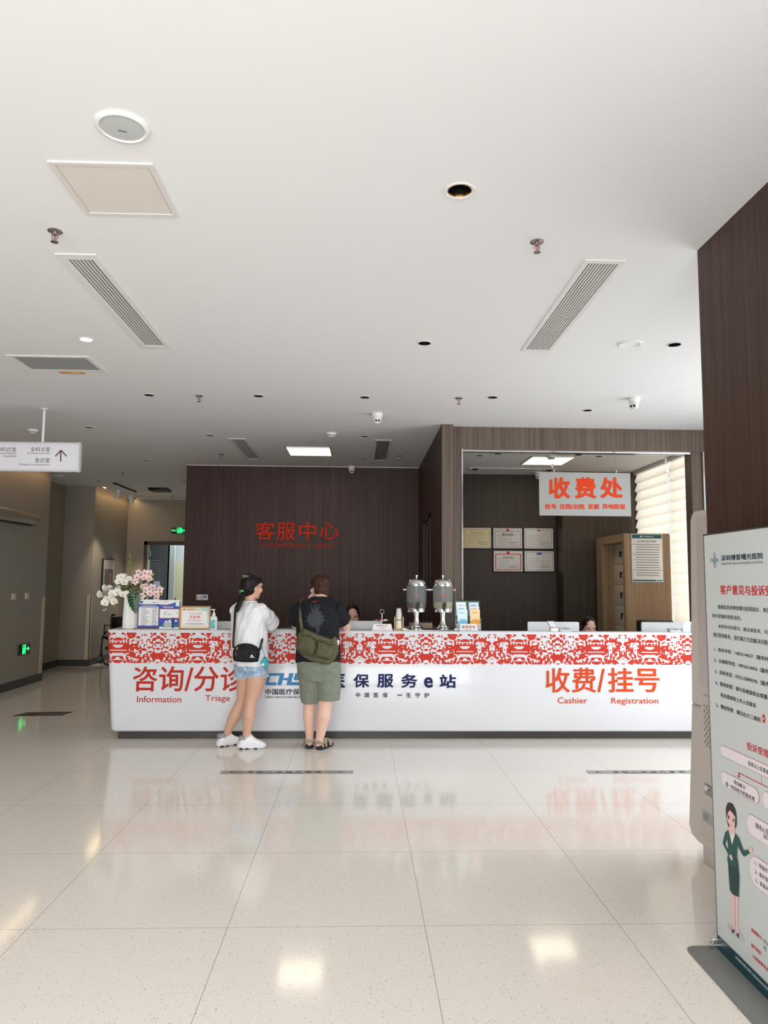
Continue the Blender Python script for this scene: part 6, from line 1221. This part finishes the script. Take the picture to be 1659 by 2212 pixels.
for a, dr in ((aL, (-.08, 1)), (aR, (.42, .9))):
    g = Vector((a.x, a.y, .055)); dv = Vector((dr[0], dr[1], 0)).normalized(); B.tube([g-dv*.035, g+dv*.05, g+dv*.12, g+dv*.17], [.03, .034, .034, .022], 12, ry=[.03, .034, .024, .016], up=(0, 0, 1))
    for k in range(5): s_ = Vector((dv.y, -dv.x, 0))*((k-2)*.015); p = g+dv*.16+s_+Vector((0, 0, -.012)); B.tube([p, p+dv*(.035-.003*abs(k-1))], .0085, 8)
ax = (eR-sR).normalized()
def tat(c, n):
    t_ = (c-sR).dot(ax)/(eR-sR).length; d_ = (c-sR-ax*((c-sR).dot(ax))).length
    return 1 if .45 < t_ < .92 and d_ < .075 and c.x > sR.x-.02 and abs(noise.noise(Vector((c.x*34, c.y*34, c.z*30))))+.5*abs(noise.noise(Vector((c.x*80, c.y*80, c.z*80)))) < .19 else 0
organic(B, .0048, 'body', [SKM, TAT], Mn, 4, decide=tat); face_parts(hc, hf, Mn)
BT = cloth('black_cotton', (30, 31, 37), 300); BT2 = cloth('print_charcoal', (66, 70, 74), 300); T_ = MB()
trunk(T_, [(P_(692.5, 1290.5, 7.0), trr, .085, tf, .07), (P_(691, 1296, 6.99), trr, .13, tf, .08), (P_(689, 1304, 6.98), trr, .19, tf, .1), (P_(688, 1316, 6.97), trr, .218, tf, .125), (P_(687, 1345, 6.95), trr, .205, tf, .15), (P_(687, 1385, 6.93), trr, .2, tf, .15), (P_(687.5, 1415, 6.91), trr, .208, tf, .155), (P_(687.5, 1431, 6.905), trr, .21, tf, .155)], 28)
T_.tube([sR+(sR-eR)*.1+Vector((-.02, 0, 0)), sR, sR+(eR-sR)*.25, sR+(eR-sR)*.4, sR+(eR-sR)*.54], [.07, .08, .086, .09, .092], 18).tube([sL+(sL-eL)*.08+Vector((.02, 0, 0)), sL, sL+(eL-sL)*.3, sL+(eL-sL)*.58], [.07, .08, .086, .086], 18)
ZMN = zz(620, 1230, 9.76)
def prn(c, n):
    if n.y > -.1 or c.y > 6.98: return 0
    v = c-EYE; x = CX+FPX*v.dot(RT)/v.dot(FW); y = CY-FPX*v.dot(UP)/v.dot(FW); X, Y_ = (x-620)*9.76, (y-1230)*9.76; dx, dy = X-600, Y_-1060; a = math.atan2(dy, dx); rr = math.hypot(dx, dy*1.05)
    if rr < 165+55*max(0, math.sin(13*a+.8))*(1 if dy < 60 else .4)+(40 if dy < -60 and abs(dx) < 90 else 0): return 1
    if 740 < Y_ < 930 and (abs(X-(690-(Y_-740)*.42)) < 14+(Y_-740)*.05 or abs(X-(625-(Y_-750)*.28)) < 10 or abs(X-(585-(Y_-770)*.1)) < 8 or abs(X-(505+(Y_-770)*.25)) < 8): return 1
    if 1220 < Y_ < 1370 and abs(X-650) < 45-(Y_-1220)*.26: return 1
    return 0
sh = organic(T_, .0045, 'shirt', [BT, BT2], Mn, 3, folds(.009), decide=prn)
def onsurf(x, y, off=.003):
    d = ray(*ZMN(x, y)).normalized(); hit = BV.ray_cast(EYE, d); return (hit[0]-d*off) if hit[0] else P_(*ZMN(x, y), 6.83)
BV = BVHTree.FromPolygons([v.co for v in sh.data.vertices], [list(p.vertices) for p in sh.data.polygons])
q = MB()
for pts in (((520, 690), (545, 675), (560, 688), (590, 668), (600, 686), (630, 660), (645, 676), (668, 658)), ((535, 680), (570, 690), (610, 680))): q.tube([onsurf(*p) for p in pts], .0025, 5)
q.build('red_script', REDP, sh)
SG = cloth('sage_cotton', (122, 130, 116), 400, .8, (132, 139, 125), 20); S_ = MB()
trunk(S_, [(P_(688, 1400, 6.91), trr, .19, tf, .14), (P_(688.5, 1432, 6.905), trr, .203, tf, .15), (P_(689, 1450, 6.9), trr, .2, tf, .145), (P_(689, 1472, 6.9), trr, .16, tf, .11)])
S_.tube([P_(669, 1440, 6.925), P_(670, 1480, 6.935), P_(671.5, 1517, 6.945)], [.118, .108, .09], 20, up=(1, 0, 0)).tube([P_(707, 1445, 6.9), P_(709.5, 1480, 6.9), P_(710, 1511.5, 6.9)], [.124, .116, .104], 20, up=(1, 0, 0))
organic(S_, .006, 'shorts', SG, Mn, 2, folds(.008))
HBR = hairmat('brown_hair', (38, 22, 18), (92, 54, 42)); f, r, u = hf; M_ = cols(r, f, u); H_ = MB()
H_.ell(hc-f*.02+u*.03, .09, .094, .098, 24, 16, M_).ell(hc-f*.03-u*.02, .084, .076, .078, 22, 14, M_).ell(hc-f*.048-u*.058, .064, .046, .05, 18, 12, M_).ell(hc+f*.045+u*.06, .07, .055, .045, 18, 10, M_).ell(hc+r*.07-u*.03-f*.005, .022, .04, .05, 14, 10, M_).ell(hc-r*.076+u*.02, .016, .035, .03, 14, 10, M_)
organic(H_, .0048, 'hair', HBR, Mn, 2, lambda c: .005*noise.noise(Vector((c.x*55, c.y*55, c.z*11)))+.003*noise.noise(Vector((c.x*120, c.y*120, c.z*20))))
sandal(Mn, (P_(668, 1612, 6.9).x, 6.9, 0), (P_(668, 1612, 6.9).x-.02, 7.16, 0), 'left black sandal with taupe straps'); sandal(Mn, (P_(688, 1616, 6.85).x, 6.855, 0), (P_(688, 1616, 6.85).x+.105, 7.09, 0), 'right black sandal, toe turned outward')
# his bag
OL = cloth('olive_nylon', (84, 82, 58), 420, .65, (94, 92, 68), 30); OLD = mat('olive_seam', (46, 46, 34), .7); GB = thing('messenger_bag', 'big olive messenger bag with two flap pockets slung on the back of the man', 'bag', P_(690, 1400, 6.7))
bo = [(958, 790), (968, 742), (1000, 735), (1012, 690), (1060, 712), (1130, 742), (1210, 772), (1290, 798), (1330, 800), (1352, 772), (1372, 830), (1386, 890), (1378, 950), (1340, 1030), (1290, 1072), (1220, 1066), (1100, 1034), (1000, 985), (950, 930), (940, 860)]
bw = [(P_(*ZW(x, y), 6.72).x, P_(*ZW(x, y), 6.72).z) for x, y in bo]; xm = P_(690, 1400, 6.72).x
YBG = lambda x, z: 6.735+.75*(x-xm)**2
pillow(bw, YBG, .075, 'bag_body', OL, GB, .006, .35)
def pk(pts, d): return [(P_(*ZW(x, y), 6.66).x, P_(*ZW(x, y), 6.66).z) for x, y in pts]
pillow(pk(((1008, 772), (1080, 778), (1150, 822), (1148, 900), (1124, 972), (1040, 935), (950, 905), (975, 830)), 0), lambda x, z: 6.668+.7*(x-xm)**2, .03, 'pocket', OL, GB, .005, .6, .006)
pillow(pk(((1165, 828), (1230, 836), (1330, 868), (1345, 900), (1310, 980), (1290, 1012), (1200, 995), (1140, 978), (1160, 900)), 0), lambda x, z: 6.668+.7*(x-xm)**2, .03, 'pocket', OL, GB, .005, .6, .006)
YS_ = 6.632; q = MB()
for pts in (((1008, 775), (1060, 770), (1110, 795), (1150, 824)), ((1165, 830), (1225, 838), (1270, 868), (1335, 872)), ((1152, 830), (1146, 900), (1124, 975)), ((948, 920), (1030, 962), (1100, 985), (1200, 1003), (1290, 1020))): q.tube([P_(*ZW(x, y), YS_+.75*(P_(*ZW(x, y), 6.66).x-xm)**2) for x, y in pts], .0032, 6)
q.build('seams', OLD, GB)
MB().tube([P_(*ZW(1010, 770), 6.70), P_(*ZW(1004, 690), 6.73), P_(*ZW(990, 590), 6.76), P_(*ZW(985, 500), 6.8), P_(*ZW(988, 430), 6.87), P_(651.5, 1297.5, 6.95), P_(655, 1297.5, 7.02), P_(664, 1312, 7.1), P_(690, 1345, 7.13), P_(722, 1376, 7.02), P_(730, 1382, 6.88), P_(728, 1384, 6.76)], .0025, 8, ry=.019, up=(0, .6, 1)).build('strap', OL, GB)
q = MB().cyl(P_(*ZW(1366, 868), 6.76), P_(*ZW(1366, 868), 6.76)+Vector((.004, 0, .045)), .017, 16); o = q.build('bottle', WHITE); tag(o, 'white bottle cap sticking out of the side of the olive bag', 'bottle')
# ================= staff behind the counter
UNI = cloth('staff_blouse', (70, 78, 92), 300); CHM = mat('chair_grey', (70, 72, 76), .7)
def seated(px, py, Y, az, pitch, lb, skn, k=.97):
    c = P_(px, py, Y); fr = frame_(az, pitch); t = thing('person', lb, 'person', (c.x, Y+.05, 0)); f, r, u = fr; B = MB(); head_shapes(B, c, fr, k); tf, tr, tu = frame_(az)
    nb = c-f*.02-Vector((0, 0, .15)); B.tube([c-u*.06-f*.01, nb+Vector((0, 0, .02)), nb-Vector((0, 0, .03))], [.05, .048, .06], 14); z = nb.z; ctr = Vector((c.x, Y+.0, 0))-tf*.02
    trunk(B, [(ctr+Vector((0, 0, z-.02)), tr, .09, tf, .06), (ctr+Vector((0, 0, z-.06)), tr, .165, tf, .085), (ctr+Vector((0, 0, z-.2)), tr, .15, tf, .105), (ctr+Vector((0, 0, z-.38)), tr, .135, tf, .1), (ctr+Vector((0, 0, z-.52)), tr, .165, tf, .12)])
    hips = ctr+Vector((0, 0, z-.5))
    for s in (-1, 1):
        sh_ = ctr+tr*s*.17+Vector((0, 0, z-.08)); e = sh_+tr*s*.06+tf*.12-Vector((0, 0, .24)); w_ = e+tf*.2-tr*s*.1; w_.z = .775; e.z = max(e.z, .78)
        B.tube([sh_, e], [.05, .04], 12).tube([e, w_], [.04, .028], 12); hand(B, w_, tf*.9-tr*s*.3, (0, 0, -1), .9, .25, s)
        kn = hips+tr*s*.1+tf*.36+Vector((0, 0, .0)); kn.z = .47; B.tube([hips+tr*s*.09, kn], [.085, .06], 14).tube([kn, Vector((kn.x, kn.y, .08))-tf*.05], [.056, .036], 12).tube([Vector((kn.x, kn.y, .04))-tf*.08, Vector((kn.x, kn.y, .03))+tf*.12], [.034, .026], 12)
    organic(B, .006, 'body', skn, t, 3); face_parts(c, fr, t, k)
    T_ = MB(); trunk(T_, [(ctr+Vector((0, 0, z-.015)), tr, .085, tf, .07), (ctr+Vector((0, 0, z-.06)), tr, .175, tf, .095), (ctr+Vector((0, 0, z-.2)), tr, .165, tf, .12), (ctr+Vector((0, 0, z-.5)), tr, .17, tf, .13)])
    for s in (-1, 1): sh_ = ctr+tr*s*.165+Vector((0, 0, z-.075)); T_.tube([sh_, sh_+tr*s*.035+tf*.07-Vector((0, 0, .14))], [.062, .062], 14)
    organic(T_, .009, 'blouse', UNI, t, 3)
    M = cols(r, f, u); H_ = MB().ell(c-f*.02*k+u*.034*k, .083*k, .092*k, .098*k, 24, 16, M).ell(c-f*.045*k-u*.02*k, .08*k, .062*k, .08*k, 20, 12, M).ell(c-f*.11*k+u*.0, .04, .035, .04, 14, 10, M)
    for s in (-1, 1): H_.tube([c+r*s*.055*k+f*.055*k+u*.075*k, c+r*s*.079*k+f*.028*k+u*.03*k, c+r*s*.08*k+f*.004*k-u*.015*k, c+r*s*.072*k-f*.03*k-u*.04*k], [.014, .012, .012, .016], 10)
    organic(H_, .005, 'hair', BH, t, 3, lambda c_: .0015*noise.noise(Vector((c_.x*80, c_.y*80, c_.z*20)))); return t, c, fr
seated(761, 1330, 8.5, 176, -16, 'dark-haired receptionist looking down behind the white monitor between man and sweet stand', skin('skin_fair', (226, 182, 158)))
t, c, fr = seated(1272, 1355.5, 8.4, 176, -18, 'dark-haired cashier looking down behind the counter between the two right monitors', skin('skin_fair', (226, 182, 158)))
MB().ell(c-fr[1]*.078+fr[2]*.03+fr[0]*.02, .006, .006, .006, 8, 6).build('hair_pin', WHITE, t)
